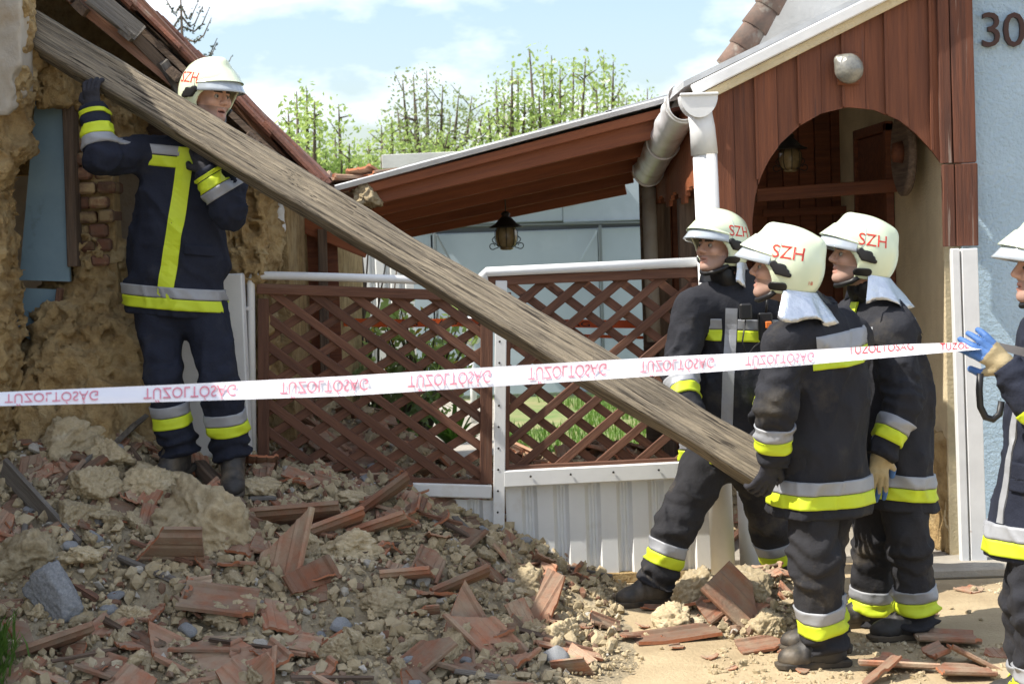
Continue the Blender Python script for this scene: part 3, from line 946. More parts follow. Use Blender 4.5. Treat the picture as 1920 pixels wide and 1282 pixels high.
# verge line
fa, fb = P(1296, 172, PY), P(1668, -12, PY)
def ztop(x): return fa.z + (fb.z - fa.z) * (x - fa.x) / (fb.x - fa.x) - .02
arch = [(1411, 420), (1413, 390), (1418, 358), (1428, 328), (1442, 300), (1465, 268), (1500, 236), (1540, 213), (1590, 201), (1640, 206), (1685, 225), (1718, 250), (1744, 278), (1764, 306)]
aw = [P(a, b, PY) for a, b in arch]
ax_ = [v.x for v in aw]; az_ = [v.z for v in aw]
zl = P(1380, 472, PY).z
def zbot(x):
    if x < ax_[0]: return zl
    return float(np.interp(x, ax_, az_))
xa, xb = P(1337, 300, PY).x, ax_[-1]
x = xa
k = 0
while x < xb - .01:
    x2 = min(x + random.uniform(.104, .118), xb)
    xs = np.linspace(x + .0015, x2 - .0015, 9)
    if x < ax_[0] < x2:
        xs = np.sort(np.concatenate([xs, [ax_[0] - .0005, ax_[0] + .0005]]))
    y = PY + (0.009 if k % 2 else 0) + random.uniform(-.002, .002)
    pts = [(xs[0], y, ztop(xs[0])), (xs[-1], y, ztop(xs[-1]))] + [(v, y, zbot(v)) for v in xs[::-1]]
    pts = [Vector(p_) for p_ in pts]
    c = sum(pts, Vector()) / len(pts)
    # grain runs along local x, which is world z
    Mx = Matrix.Translation(c) @ Matrix.Rotation(R(-90), 4, 'Y')
    Mi = Mx.inverted()
    bm = bmesh.new()
    f_ = [bm.verts.new(Mi @ p_) for p_ in pts]; r_ = [bm.verts.new(Mi @ (p_ + Vector((0, .022, 0)))) for p_ in pts]
    bm.faces.new(f_); bm.faces.new(r_[::-1])
    for i in range(len(pts)):
        bm.faces.new((f_[i], f_[(i + 1) % len(pts)], r_[(i + 1) % len(pts)], r_[i]))
    link('board', bm_mesh('board', bm), MT['board'], po, Mx)
    if k % 2 == 0 and k > 0:
        xm = x
        bar('cover_strip', (xm, PY - .004, max(zbot(xm), zbot(xm + .01)) + .004), (xm, PY - .004, ztop(xm) - .01), .016, .012, MT['board'], po, up=(1, 0, 0), bev=.002)
    x = x2; k += 1
# worn posts at the right edge
zr = P(1800, 462, PY).z
xw = [xb, xb + .062, wx + .06]
zj = P(1800, 306, PY).z
for i in range(2):
    bar('worn_board', (xw[i] / 2 + xw[i + 1] / 2, PY - .012, zr), (xw[i] / 2 + xw[i + 1] / 2, PY - .012, zj - .004), xw[i + 1] - xw[i] - .004, .035, MT['board_worn'], po, up=(1, 0, 0), wob=.002)
    bar('worn_board', (xw[i] / 2 + xw[i + 1] / 2 - .006, PY - .012, zj), (xw[i] / 2 + xw[i + 1] / 2 - .012, PY - .012, ztop(xw[i]) + .02), xw[i + 1] - xw[i] - .004, .035, MT['board_worn'], po, up=(1, 0, 0), wob=.002)
# verge trim and roof
dv = (fb - fa).normalized()
bar('verge_trim', fa + Vector((0, -.06, 0)), fb + Vector((0, -.06, 0)) + dv * .8, .055, .03, MT['white'], po, bev=.006)
bar('verge_board', fa + Vector((.02, -.028, -.05)), fb + Vector((0, -.028, -.05)) + dv * .8, .045, .03, MT['cream'], po)
ra, rb_ = fa + Vector((-.04, 0, .02)), fb + dv * 1.2 + Vector((0, 0, .02))
prism('roof', [ra + Vector((0, -.03, 0)), rb_ + Vector((0, -.03, 0)), rb_ + Vector((0, -.03, .03)), ra + Vector((0, -.03, .03))], (0, 3.4, 0), MT['roof_sheet'], po)
# shallow ceiling of the porch, back wall and tie beam
bwY = 11.35
xl = .98
for k in range(12):
    w_ = (2.26 - xl) / 12
    boxw('back_board', (xl + k * w_ + .002, bwY + (k % 2) * .006, .04), (xl + (k + 1) * w_ - .002, bwY + .03, min(2.75, ztop(xl + k * w_) - .06)), MT['board'], po)
prism('back_lining', [(xl - .1, bwY + .04, .04), (2.3, bwY + .04, .04), (2.3, bwY + .04, ztop(2.3)), (xl - .1, bwY + .04, ztop(xl - .1))], (0, .03, 0), MT['dark_wood'], po)
bar('tie_beam', P(1418, 366, 9.75), P(1706, 346, 9.75), .075, .07, MT['board'], po)
bar('door_rail', P(1430, 400, 11.2), P(1592, 393, 11.2), .05, .04, MT['board'], po)
# side of the porch: scalloped boards facing the yard
sx = .985
ys = np.linspace(8.72, 11.3, 24)
for k in range(23):
    t = (k % 8) / 7.0
    zb = 1.90 + .10 * math.sin(math.pi * ((k % 8) + .5) / 8)
    zt = 2.52 - .09 * (ys[k] - 8.6)
    boxw('side_board', (sx, ys[k] + .002, zb), (sx + .022, ys[k + 1] - .002, zt), MT['carport_wood'], po, bev=.003)
for yv in (9.75, 11.2):
    bar('side_post', (sx + .03, yv, 0), (sx + .03, yv, 1.95), .09, .09, MT['dark_wood'], po, up=(1, 0, 0))
# cream side wall with door
cw = 2.215
boxw('passage_wall', (cw, 8.70, 0), (cw + .2, 11.5, 2.95), MT['cream'], bh)
dn, df = PX(1668, 400, cw - .02).y, PX(1614, 400, cw - .02).y
dt = PX(1640, 255, cw - .02).z
boxw('door', (cw - .03, dn, .04), (cw - .012, df, dt), MT['board'], bh)
for a, b in ((dn - .06, dn), (df, df + .05)):
    boxw('door_frame', (cw - .05, a, .04), (cw - .004, b, dt + .05), MT['board'], bh)
boxw('door_frame', (cw - .05, dn - .06, dt + .004), (cw - .004, df + .05, dt + .06), MT['board'], bh)
# peeled plaster at the foot of the passage wall
def peel(p):
    q = (p - A((cw - .004, 9.05, .42))) / A((1, 1, 1))
    d = s_box(p, (cw, 9.05, .36), (.02, .34, .30), .02) + .06 * fbm(p * A((6, 6, 6)), 3, 77) + .01 * fbm(p * 30, 2, 78)
    return d
sdf_obj('bare_masonry', peel, (cw - .1, 8.6, 0), (cw + .1, 9.55, .85), .014, MT['adobe'], bh)
# wooden wheel hung on the passage wall
wh = empty('wooden_disc', PX(1702, 370, cw - .06), 'dark carved wooden disc hanging on the cream passage wall', 'ornament')
c = PX(1702, 285, cw - .07)
lathe('disc', [(.0, 0), (.22, 0), (.235, .012), (.235, .035), (.21, .045), (.17, .035), (.0, .03)], MT['dark_wood'], wh, c, 30, axis=(-1, 0, 0))
lathe('hub', [(.0, 0), (.06, 0), (.05, .05), (.0, .06)], MT['board'], wh, c + Vector((-.03, 0, 0)), 16, axis=(-1, 0, 0))
lantern('porch_lantern', 1482, 318, 10.4, .82, 'dark lantern with round amber glass hanging inside the porch', .5)
# globe lamp on the boards
wl = empty('wall_lamp', P(1590, 130, PY - .03), 'round frosted glass lamp mounted on the brown porch boards', 'lamp')
fn = lambda p: smin(s_ell(p, P(1592, 130, PY - .055), (.073, .055, .073)), s_cap(p, P(1572, 112, PY - .05), P(1590, 118, PY - .05), .022, .04), .03) + .0008 * fbm(p * 60, 2, 4)
sdf_obj('glass', fn, A(P(1592, 130, PY - .06)) - .12, A(P(1592, 130, PY - .06)) + .12, .005, MT['frost'], wl)
boxw('mount', P(1570, 160, PY - .018), P(1610, 100, PY - .006), MT['board'], wl)

# white profiles closing the passage
for i, (xa_, xb_) in enumerate(((1782, 1797), (1800, 1831))):
    o = bar('door_post', P((xa_ + xb_) / 2, 466, 8.56), (P((xa_ + xb_) / 2, 466, 8.56).x + .02, 8.56, .02), (xb_ - xa_) / 376, .05, MT['white'], None, up=(1, 0, 0))
    tag(o, ['narrow white metal door profile beside the cream passage wall', 'wide white metal door post against the blue wall'][i], 'post')
o = bar('crowbar', P(1737, 735, 8.75), P(1722, 800, 8.9), .018, .018, MT['dark_wood'])
tag(o, 'short brown stick leaning on the cream passage wall', 'stick')

# post, gutter and downpipe
dp = empty('porch_downpipe', (P(1357, 1085, 8.5).x, 8.5, 0), 'thick white rainwater pipe at the porch corner with a half round cap', 'pipe')
xt = P(1322, 300, 8.5).x; xb2 = P(1357, 1085, 8.5).x
tube('pipe', [(xt, 8.5, P(1322, 278, 8.5).z), (xb2, 8.5, .0)], .061, MT['white'], dp, 20)
tube('sleeve', [P(1311, 205, 8.5), P(1317, 240, 8.5), P(1321, 290, 8.5)], [.060, .063, .067], MT['white'], dp, 20)
cc = P(1311, 178, 8.42)
semi = [cc + Vector((math.cos(a) * .092, 0, math.sin(a) * .11)) for a in np.linspace(math.pi, 2 * math.pi, 18)]
prism('gutter_cap', semi, (0, .14, 0), MT['white'], dp)
bar('cap_lip', cc + Vector((-.095, .0, .004)), cc + Vector((.095, .0, .004)), .014, .02, MT['white'], dp)
gt = empty('gutter', P(1290, 200, 8.6), 'dented galvanised half round gutter along the porch eave', 'gutter')
g0, g1 = P(1284, 190, 8.58), P(1214, 322, 10.7)
gd = (g1 - g0).normalized()
gs = gd.cross(Vector((0, 0, 1))).normalized(); gu = gs.cross(gd)
V, F = [], []
n1, n2 = 40, 20
for i in range(n1 + 1):
    c = g0.lerp(g1, i / n1)
    for rr in (.088, .084):
        for j in range(n2 + 1):
            a = math.pi * 1.34 * j / n2 + math.pi * .68
            r_ = rr * (1 + .05 * math.sin(i * .9 + j) * (j in range(0, 7)) + .025 * math.sin(i * 1.7 + j * .8))
            V.append(c + gs * math.cos(a) * r_ + gu * math.sin(a) * r_ * 1.1)
m_ = n2 + 1
for i in range(n1):
    for j in range(n2):
        o, q = i * 2 * m_ + j, (i + 1) * 2 * m_ + j
        F.append((o, o + 1, q + 1, q)); F.append((o + m_, q + m_, q + m_ + 1, o + m_ + 1))
    for j in (0, n2):
        o, q = i * 2 * m_ + j, (i + 1) * 2 * m_ + j
        F.append((o, q, q + m_, o + m_))
for i in (0, n1):
    for j in range(n2):
        o = i * 2 * m_ + j
        F.append((o, o + m_, o + m_ + 1, o + 1))
link('channel', mesh('channel', V, F, True), MT['zinc'], gt)
for t in (.02, .52, .97):
    c = g0.lerp(g1, t)
    pts = [c + gs * math.cos(a) * .094 + gu * math.sin(a) * .1 for a in np.linspace(math.pi * .9, math.pi * 2.05, 16)]
    tube('bracket', pts, .007, MT['zinc'], gt, 8)
gd2 = tube('grey_downpipe', [P(1216, 352, 10.75), P(1226, 640, 10.75)], .045, MT['plaster'], None, 14)
tag(gd2, 'plain grey downpipe behind the porch side boards', 'pipe')
# bottom of second pipe next to the white one
tp = tube('white_stump_post', [P(1400, 890, 8.75), P(1409, 1090, 8.75)], .055, MT['white'], None, 16)
tag(tp, 'white painted post standing just behind the thick rainwater pipe', 'post')

# main roof with ridge tiles above the porch
mr = empty('hip_roof', P(1480, 200, 11.8), 'old hip ridge of round brown tiles beside pale render above the porch', 'roof')
prism('gable_render', [P(1385, 128, 11.9), P(1500, -40, 11.9), P(1760, -40, 11.9), P(1760, 150, 11.9)], (0, .2, 0), MT['pale_render'], mr)
h0, h1 = P(1366, 128, 11.7), P(1486, -60, 11.7)
hn = 5
for k in range(hn):
    a = h0.lerp(h1, k / hn); b = h0.lerp(h1, (k + 1.12) / hn)
    V, F = tube_geo([a + Vector((0, .02 * 0, .0)), b], [.098, .082], 14)
    link('ridge_tile', mesh('ridge_tile', V, F, True), MT['ridge'], mr)

# ------------------------------------------------------------------ trees and plants behind
def leaf_mesh(name, pts, size, seed):
    r = np.random.default_rng(seed)
    n = len(pts)
    u = r.normal(size=(n, 3)); u /= np.linalg.norm(u, axis=1)[:, None]
    w = np.cross(u, r.normal(size=(n, 3))); w /= np.linalg.norm(w, axis=1)[:, None]
    s = (size * r.uniform(.6, 1.35, n))[:, None]
    V = np.stack([pts - u * s, pts + w * s * .5, pts + u * s, pts - w * s * .5], 1).reshape(-1, 3)
    Q = np.arange(4 * n).reshape(-1, 4)
    return mesh(name, V, Q)

def tree(label, px, d, top, shoots, nleaf, size, spread, m='leaf', seed=0, group='spring trees beyond the yard', lean=0.3, blossom=0, low=None):
    """shoots: list of (px of tip, py of tip); limbs rise from the trunk to each tip"""
    r = np.random.default_rng(seed)
    base = P(px, 640, d); base.z = 0
    o = empty('tree', base, label, 'tree', group)
    fork = Vector((base.x, d, P(px, low or 420, d).z))
    V, F = tube_geo([base, base.lerp(fork, .5) + Vector((.05, 0, 0)), fork], [.14, .11, .08], 8)
    pts = []
    for i, (sx_, sy_) in enumerate(shoots):
        tip = P(sx_, sy_, d + r.uniform(-1.2, 1.2))
        mid = Vector((fork.x + (tip.x - fork.x) * .86, fork.y + (tip.y - fork.y) * .8, fork.z + (tip.z - fork.z) * .42))
        path = [fork, mid, tip]
        v, f = tube_geo(path, [.05, .03, .006], 6)
        k = len(V); V = V + v; F = F + [tuple(q + k for q in g_) for g_ in f]
        for j in range(int(nleaf * 1.75)):
            t = r.uniform(0, 1) ** .7
            c = Vector(fork).lerp(mid, t * 2) if t < .5 else mid.lerp(tip, t * 2 - 1)
            rad = spread * (.80 - .55 * t) + .03
            dv = r.normal(size=3) * rad * A((1, 1, .8))
            pts.append((c.x + dv[0], c.y + dv[1], c.z + dv[2]))
        for j in range(7):      # side twigs
            t = r.uniform(.15, .9)
            c = Vector(fork).lerp(mid, t * 2) if t < .5 else mid.lerp(tip, t * 2 - 1)
            e_ = c + Vector((float(np.clip(r.normal(), -1.2, 1.2)) * spread * .6, float(np.clip(r.normal(), -1.2, 1.2)) * spread * .6, abs(r.normal()) * spread * .5))
            v, f = tube_geo([c, e_], [.012, .004], 4)
            k = len(V); V = V + v; F = F + [tuple(q + k for q in g_) for g_ in f]
            for q in range(max(3, nleaf // 16)):
                c2 = c.lerp(e_, r.uniform(.2, 1.05)); dv = r.normal(size=3) * .07
                pts.append((c2.x + dv[0], c2.y + dv[1], c2.z + dv[2]))
    link('trunk', mesh('trunk', V, F, True), MT['bark'], o)
    pts = np.array(pts)
    link('crown', leaf_mesh('crown', pts, size * .68, seed), MT[m], o)
    if blossom:
        b = pts[r.choice(len(pts), blossom)] + r.normal(size=(blossom, 3)) * .03
        link('blossom', leaf_mesh('blossom', b, .05, seed + 5), MT['blossom'], o)
    return o

tree('slim upright young green tree beside the tiled roof edge', 568, 21, 160, [(522, 235), (540, 200), (556, 172), (575, 165), (590, 190), (545, 260), (600, 235), (612, 280), (530, 300), (585, 285), (560, 290)], 120, .055, .19, seed=1, low=400)
tree('small leafy tree between the tile roof and the carport', 645, 22, 200, [(635, 196), (628, 250), (655, 270), (640, 300), (672, 305), (690, 330), (615, 310)], 110, .052, .22, seed=2, low=400)
tree('spreading sparse tree with grey twigs above the flat roof', 800, 26, 130, [(755, 150), (775, 140), (800, 132), (830, 160), (860, 178), (885, 180), (745, 200), (780, 195), (905, 215), (845, 215), (750, 250), (820, 240)], 95, .05, .40, m='leaf_dark', seed=3, low=330)
tree('low bushy green tree beside the flat garage roof', 730, 23, 230, [(715, 235), (735, 226), (690, 265), (760, 250), (790, 255), (700, 300), (750, 290), (820, 270), (840, 250), (680, 300)], 120, .05, .26, seed=4, low=380)
tree('blossoming tree with straight shoots behind the carport roof', 950, 24, 110, [(930, 150), (960, 128), (972, 140), (945, 175), (1000, 210), (915, 200), (985, 180), (900, 240), (960, 225)], 110, .05, .24, seed=5, low=330, blossom=90)
tree('tall green tree with upright shoots above the carport roof', 1040, 24, 90, [(993, 92), (1018, 122), (1034, 104), (1050, 130), (1076, 108), (1098, 110), (1060, 170), (1010, 180), (1040, 190), (1085, 190)], 120, .052, .24, seed=6, low=330, blossom=70)
tree('green tree with tall twin shoots near the porch roof', 1130, 25, 100, [(1132, 104), (1150, 116), (1118, 150), (1160, 165), (1140, 190), (1105, 200), (1175, 185), (1150, 215)], 120, .05, .24, seed=7, low=330, blossom=40)
tree('small green tree tip showing over the carport ridge', 1200, 25, 160, [(1214, 166), (1196, 185), (1180, 205), (1220, 200), (1205, 215)], 80, .05, .2, seed=8, low=330)

# conifer leader behind the tiled roof
cb = P(345, 640, 20); cb.z = 0
cf = empty('conifer_tree', cb, 'sparse dark conifer top poking above the tiled roof', 'tree')
tip = P(338, -18, 20); low_ = P(352, 330, 20)
V, F = tube_geo([cb, low_, tip], [.12, .05, .008], 7)
N_ = []
r = np.random.default_rng(11)
for k in range(15):
    t = k / 14
    c = tip.lerp(low_, .08 + .8 * t)
    for s_ in (-1, 1):
        ln = (.14 + .62 * t) * r.uniform(.75, 1.15)
        e_ = c + Vector((s_ * ln, r.uniform(-.2, .2), -.06 + .10 * r.uniform(-1, 1)))
        e2 = e_ + Vector((s_ * .10, 0, .20))
        v, f = tube_geo([c, c.lerp(e_, .6) + Vector((0, 0, -.07)), e_, e2], [.013, .011, .009, .004], 5)
        q = len(V); V = V + v; F = F + [tuple(a_ + q for a_ in g_) for g_ in f]
        for j in range(34):
            u = r.uniform(.1, 1.3)
            pnt = c.lerp(e_, u) + Vector((0, 0, -.07 * (1 - abs(2 * min(u, 1) - 1)))) if u < 1 else e_.lerp(e2, (u - 1) / .3)
            N_.append((pnt.x + r.normal() * .014, pnt.y + r.normal() * .014, pnt.z + r.normal() * .014))
link('trunk', mesh('trunk', V, F, True), MT['bark'], cf)
link('crown', leaf_mesh('crown', np.array(N_), .022, 3), MT['needle'], cf)

def shrub(name, label, cat, px, d, zb, n, hgt, wid, m, twig=True, size=.04, nleaf=30, seed=0, flowers=0):
    r = np.random.default_rng(seed)
    base = P(px, 700, d); base.z = zb
    o = empty(name, base, label, cat)
    V, F, pts = [], [], []
    for k in range(n):
        a = r.uniform(0, 6.28)
        e_ = base + Vector((math.cos(a) * wid * r.uniform(.2, 1), math.sin(a) * wid * r.uniform(.2, 1), hgt * r.uniform(.6, 1)))
        v, f = tube_geo([base, base.lerp(e_, .5) + Vector((0, 0, .08)), e_], [.016, .011, .004], 5)
        q = len(V); V = V + v; F = F + [tuple(a_ + q for a_ in g_) for g_ in f]
        for j in range(nleaf):
            c = base.lerp(e_, r.uniform(.3, 1.05)); dv = r.normal(size=3) * .07
            pts.append((c.x + dv[0], c.y + dv[1], c.z + dv[2]))
    link('stem', mesh('stem', V, F, True), MT['bark'], o)
    if pts: link('foliage', leaf_mesh('foliage', np.array(pts), size, seed), MT[m], o)
    if flowers:
        b = np.array(pts)[r.choice(len(pts), flowers)]
        link('flower', leaf_mesh('flower', b, .035, seed + 3), MT['flower'], o)
shrub('bare_shrub', 'bare leafless shrub in front of the pale sheet fence', 'shrub', 662, 13.2, .1, 14, 1.9, .45, 'leaf', nleaf=0, seed=21)
shrub('bare_shrub', 'leafless twiggy shrub behind the long beam', 'shrub', 705, 13.5, .1, 10, 1.8, .35, 'leaf', nleaf=0, seed=22)
shrub('flowering_shrub', 'yellow flowering shrub seen through the sagging gate lattice', 'shrub', 790, 13.0, .2, 26, 1.2, .5, 'leaf', size=.05, nleaf=26, seed=23, flowers=90)
shrub('yard_bush', 'dark green bush growing in the yard behind the sagging gate', 'shrub', 730, 12.6, .2, 22, .75, .45, 'leaf_dark', size=.05, nleaf=30, seed=24)
# strappy plant
yb = P(845, 700, 12.4); yb.z = .25
yo = empty('strappy_plant', yb, 'spiky plant with long narrow leaves in the yard', 'plant')
r = np.random.default_rng(5)
for k in range(26):
    a = r.uniform(0, 6.28); ln = r.uniform(.4, .7); el = r.uniform(.5, 1.3)
    dv = Vector((math.cos(a) * math.cos(el), math.sin(a) * math.cos(el), math.sin(el)))
    sd_ = dv.cross(Vector((0, 0, 1))).normalized() * .02
    pts = [yb + dv * ln * t - Vector((0, 0, .18 * t * t)) for t in (0, .4, .75, 1)]
    V = []
    for p_, w_ in zip(pts, (1, 1.1, .7, .05)): V += [p_ - sd_ * w_, p_ + sd_ * w_]
    link('leaf', mesh('leaf', V, [(0, 1, 3, 2), (2, 3, 5, 4), (4, 5, 7, 6)]), MT['grass'], yo)
# small white garden lamp
gl = empty('garden_lamp', P(885, 760, 15), 'small white garden lantern standing in the yard', 'lamp')
c = P(886, 690, 15); c.z = .15
lathe('stem', [(.03, 0), (.025, .7)], MT['white'], gl, c, 10)
lathe('head', [(.05, .70), (.075, .72), (.075, .86), (.09, .88), (.02, .94)], MT['white'], gl, c, 8)

def grass(name, label, pts, hgt, seed, lean=.5):
    r = np.random.default_rng(seed)
    n = len(pts)
    a = r.uniform(0, 6.28, n); hh = hgt * r.uniform(.5, 1.2, n); ln = hh * lean * r.uniform(.2, 1.3, n)
    dx, dy = np.cos(a), np.sin(a)
    w = .0035 + .002 * r.uniform(size=n)
    s = np.stack([-dy, dx, 0 * dx], 1) * w[:, None]
    b = pts
    m_ = b + np.stack([dx * ln * .35, dy * ln * .35, hh * .65], 1)
    t = b + np.stack([dx * ln, dy * ln, hh], 1)
    V = np.stack([b - s, b + s, m_ + s * .8, m_ - s * .8, t], 1).reshape(-1, 3)
    k = np.arange(n)[:, None] * 5
    F = np.concatenate([k + np.array([[0, 1, 2, 3]])], 0).tolist() + (k + np.array([[3, 2, 4]])).tolist()
    o = link(name, mesh(name, V, F), MT['grass'])
    tag(o, label, 'grass', kind='stuff')
r = np.random.default_rng(31)
gp0 = PZ(18, 1268, .16)
q = np.stack([gp0.x + r.normal(size=800) * .05 - .12, gp0.y + r.normal(size=800) * .09, np.zeros(800)], 1)
q[:, 2] = Hn(q[:, 0], q[:, 1]) - .02
grass('grass', 'tuft of long green grass at the foot of the rubble', q, .15, 1, .7)
n = 16000
q = np.stack([r.uniform(-2.2, 2.2, n), r.uniform(11.2, 17.5, n), np.zeros(n)], 1)
keep = (fbm(q * A((1.1, .6, 1)), 3, 4) > -.08) & ~((q[:, 0] > -.85) & (q[:, 0] < -.1))
q = q[keep]
q[:, 2] = .012 + (q[:, 1] - 11) * .0099
grass('lawn_grass', 'patchy green lawn grass of the yard behind the gates', q, .09, 2, .6)

# ------------------------------------------------------------------ rubble pieces
def clod_mesh(seed, sub=3, rough=.30, flat=1.0, facet=(.62, .95)):
    bm = bmesh.new()
    bmesh.ops.create_icosphere(bm, subdivisions=sub, radius=1)
    V = np.array([v.co[:] for v in bm.verts])
    r = np.random.default_rng(seed)
    # cut facets
    d = np.ones(len(V))
    for k in range(9):
        n_ = r.normal(size=3); n_ /= np.linalg.norm(n_)
        c_ = r.uniform(*facet)
        pr = V @ n_
        d = np.minimum(d, np.where(pr > .05, c_ / np.maximum(pr, .05), 9))
    d = np.clip(d, .3, 1.1)
    V2 = V * d[:, None]
    V2 = V2 * (1 + rough * .5 * fbm(V2 * 2.2 + seed, 3, seed) + rough * .30 - rough * .95 * np.abs(fbm(V2 * 4.2 + seed, 3, seed + 1)) + rough * (.3 if sub > 3 else .1) * fbm(V2 * 17 + seed, 3, seed + 2))[:, None]
    V2[:, 2] *= flat
    for v, c in zip(bm.verts, V2): v.co = c
    return bm_mesh('clod', bm, True)

def set_mats(me, m):
    me.materials.clear(); me.materials.append(m); return me
clods = [set_mats(clod_mesh(40 + k, 4, .75, .75, (.4, .85)), MT['clod']) for k in range(9)]
clods_big = [set_mats(clod_mesh(70 + k, 5, .46, .75, (.45, .9)), MT['clod']) for k in range(6)]
stones = [set_mats(clod_mesh(90 + k, 3, .14, .65, (.4, .75)), MT['stone']) for k in range(4)]
stones_big = [set_mats(clod_mesh(98 + k, 5, .16, .8, (.38, .7)), MT['stone']) for k in range(2)]
mortars = [set_mats(clod_mesh(95 + k, 3, .22, .6, (.4, .75)), MT['mortar']) for k in range(3)]

def frag(seed, w=.215, l=.36, cuts=2, bend=0):
    r = random.Random(seed)
    V, F = tile_geo(w, l, .015, 2)
    bm = bmesh.new()
    vs = [bm.verts.new(v) for v in V]
    for f in F: bm.faces.new([vs[i] for i in f])
    bmesh.ops.recalc_face_normals(bm, faces=bm.faces[:])
    for k in range(cuts):
        a = r.uniform(0, 6.28)
        n_ = Vector((math.cos(a), math.sin(a), r.uniform(-.25, .25)))
        pnt = n_ * r.uniform(.03, .13)
        res = bmesh.ops.bisect_plane(bm, geom=bm.verts[:] + bm.edges[:] + bm.faces[:], plane_co=pnt, plane_no=n_, clear_outer=True)
        ed = [e_ for e_ in res['geom_cut'] if isinstance(e_, bmesh.types.BMEdge)]
        if ed:
            fl = bmesh.ops.edgeloop_fill(bm, edges=ed)
            for f in fl['faces']: f.material_index = 1
    me = bm_mesh('tile', bm)
    me.materials.append(MT['tile']); me.materials.append(MT['tile_break'])
    return me
frags = [frag(200 + k, cuts=2 + k % 2) for k in range(12)]
longs = [frag(300 + k, cuts=1) for k in range(6)]
shards = [frag(400 + k, w=.2, l=.26, cuts=4) for k in range(8)]

def rot_on(x, y, tilt, yaw, flip=0):
    e_ = .06
    n_ = Vector((H(x - e_, y) - H(x + e_, y), H(x, y - e_) - H(x, y + e_), 2 * e_)).normalized()
    n_ = (n_ + Vector((random.gauss(0, tilt), random.gauss(0, tilt), 0))).normalized()
    return n_.to_track_quat('Z', 'Y').to_matrix().to_4x4() @ Matrix.Rotation(yaw, 4, 'Z') @ Matrix.Rotation(flip, 4, 'X')

def on_heap(px, py):
    """where the ray of a photo pixel meets the rubble surface"""
    lo_, hi_ = 5.6, 11.0
    for k in range(140):
        d = lo_ + (hi_ - lo_) * k / 139
        p = P(px, py, d)
        if p.z <= Hn(np.array([p.x]), np.array([p.y]), False)[0]:
            return p
    return PZ(px, py, 0)

def put(me, name, x, y, s, label, cat, group, tilt=.25, yaw=None, lift=.0, flip=0, z=None):
    o = bpy.data.objects.new(name, me)
    yaw = random.uniform(0, 6.28) if yaw is None else yaw
    sc_ = s if isinstance(s, tuple) else (s, s, s)
    o.matrix_basis = Matrix.Translation((x, y, (H(x, y) if z is None else z) + lift)) @ rot_on(x, y, tilt, yaw, flip) @ Matrix.Diagonal((*sc_, 1))
    COL.objects.link(o)
    return tag(o, label, cat, group)

# named large lumps seen in the photograph (px, py, width px, kind, label)
big = [
    (275, 925, 118, 'c', 'pale clay boulder below the boots of the man on the heap'),
    (478, 918, 105, 'c', 'rounded ochre clay boulder at the foot of the sagging gate'),
    (395, 1010, 215, 'c', 'largest clay slab with a crumbly straw-flecked face in mid heap'),
    (95, 1118, 140, 's', 'large bluish grey stone block low in the heap'),
    (52, 1045, 150, 'c', 'dusty grey clay mass above the bluish stone block'),
    (160, 935, 120, 'c', 'smooth slanting clay lump beside the dark plank'),
    (120, 830, 150, 'c', 'dark clay slab leaning under the torn adobe wall'),
    (200, 870, 110, 'c', 'brown clay lump under the torn wall corner'),
    (150, 1065, 90, 'c', 'ochre crumbly lump touching the lower end of the dark plank'),
    (130, 985, 100, 'c', 'flat plastered wall fragment between plank and boulder'),
    (640, 1170, 52, 's', 'small blue grey stone among tile shards'),
    (690, 1205, 75, 'c', 'yellowish clay lump at the street side of the heap'),
    (640, 1245, 75, 'c', 'brown clay lump at the street-side foot of the heap'),
    (725, 1130, 90, 'c', 'soft sandy clay lump above the leaning broken tile'),
    (660, 1035, 120, 'c', 'crumbled ochre clay mound below the long broken tiles'),
    (290, 1195, 70, 'c', 'mossy looking clay lump among the tiles at the heap\'s street side'),
    (250, 1155, 70, 'c', 'clay lump beside the upright tile shard'),
    (985, 1025, 45, 'c', 'upright sunlit clod beside the corrugated gate leaf'),
    (1018, 1040, 40, 'c', 'narrow sunlit clod leaning on the corrugated gate leaf'),
    (935, 1010, 40, 'c', 'small sunlit clod at the foot of the gate post'),
    (990, 1100, 90, 'c', 'pale clay lump at the sunny toe of the heap'),
    (1060, 1190, 80, 'c', 'grey clay lump at the lower sunlit toe of the heap'),
    (1040, 1245, 60, 's', 'whitish stone at the sandy toe of the heap'),
    (780, 1230, 70, 's', 'grey cement piece behind the leaning broken tile'),
    (350, 945, 70, 'm', 'pale lime mortar piece above the largest clay slab'),
    (690, 1070, 34, 'm', 'white mortar chip high on the heap slope'),
    (795, 1093, 42, 'm', 'white mortar chip in mid slope of the heap'),
    (490, 1220, 45, 'm', 'grey white mortar piece among the tiles at the heap\'s street side'),
    (205, 1135, 50, 's', 'small grey stone beside the bluish stone block'),
    (1320, 1110, 110, 'c', 'broad sandy clod in the small sunny heap'),
    (1410, 1125, 100, 'c', 'sunlit clod by the striding man\'s rear boot'),
    (1270, 1165, 90, 'c', 'sunlit clod in front of the striding man\'s boot'),
    (1440, 1180, 90, 'c', 'sunlit clod beside the beam-gripping man\'s legs'),
    (1225, 1090, 50, 'c', 'small sunlit clod behind the striding man\'s boot'),
    (1790, 1000, 70, 'c', 'broken clay lump at the foot of the peeled passage wall'),
]
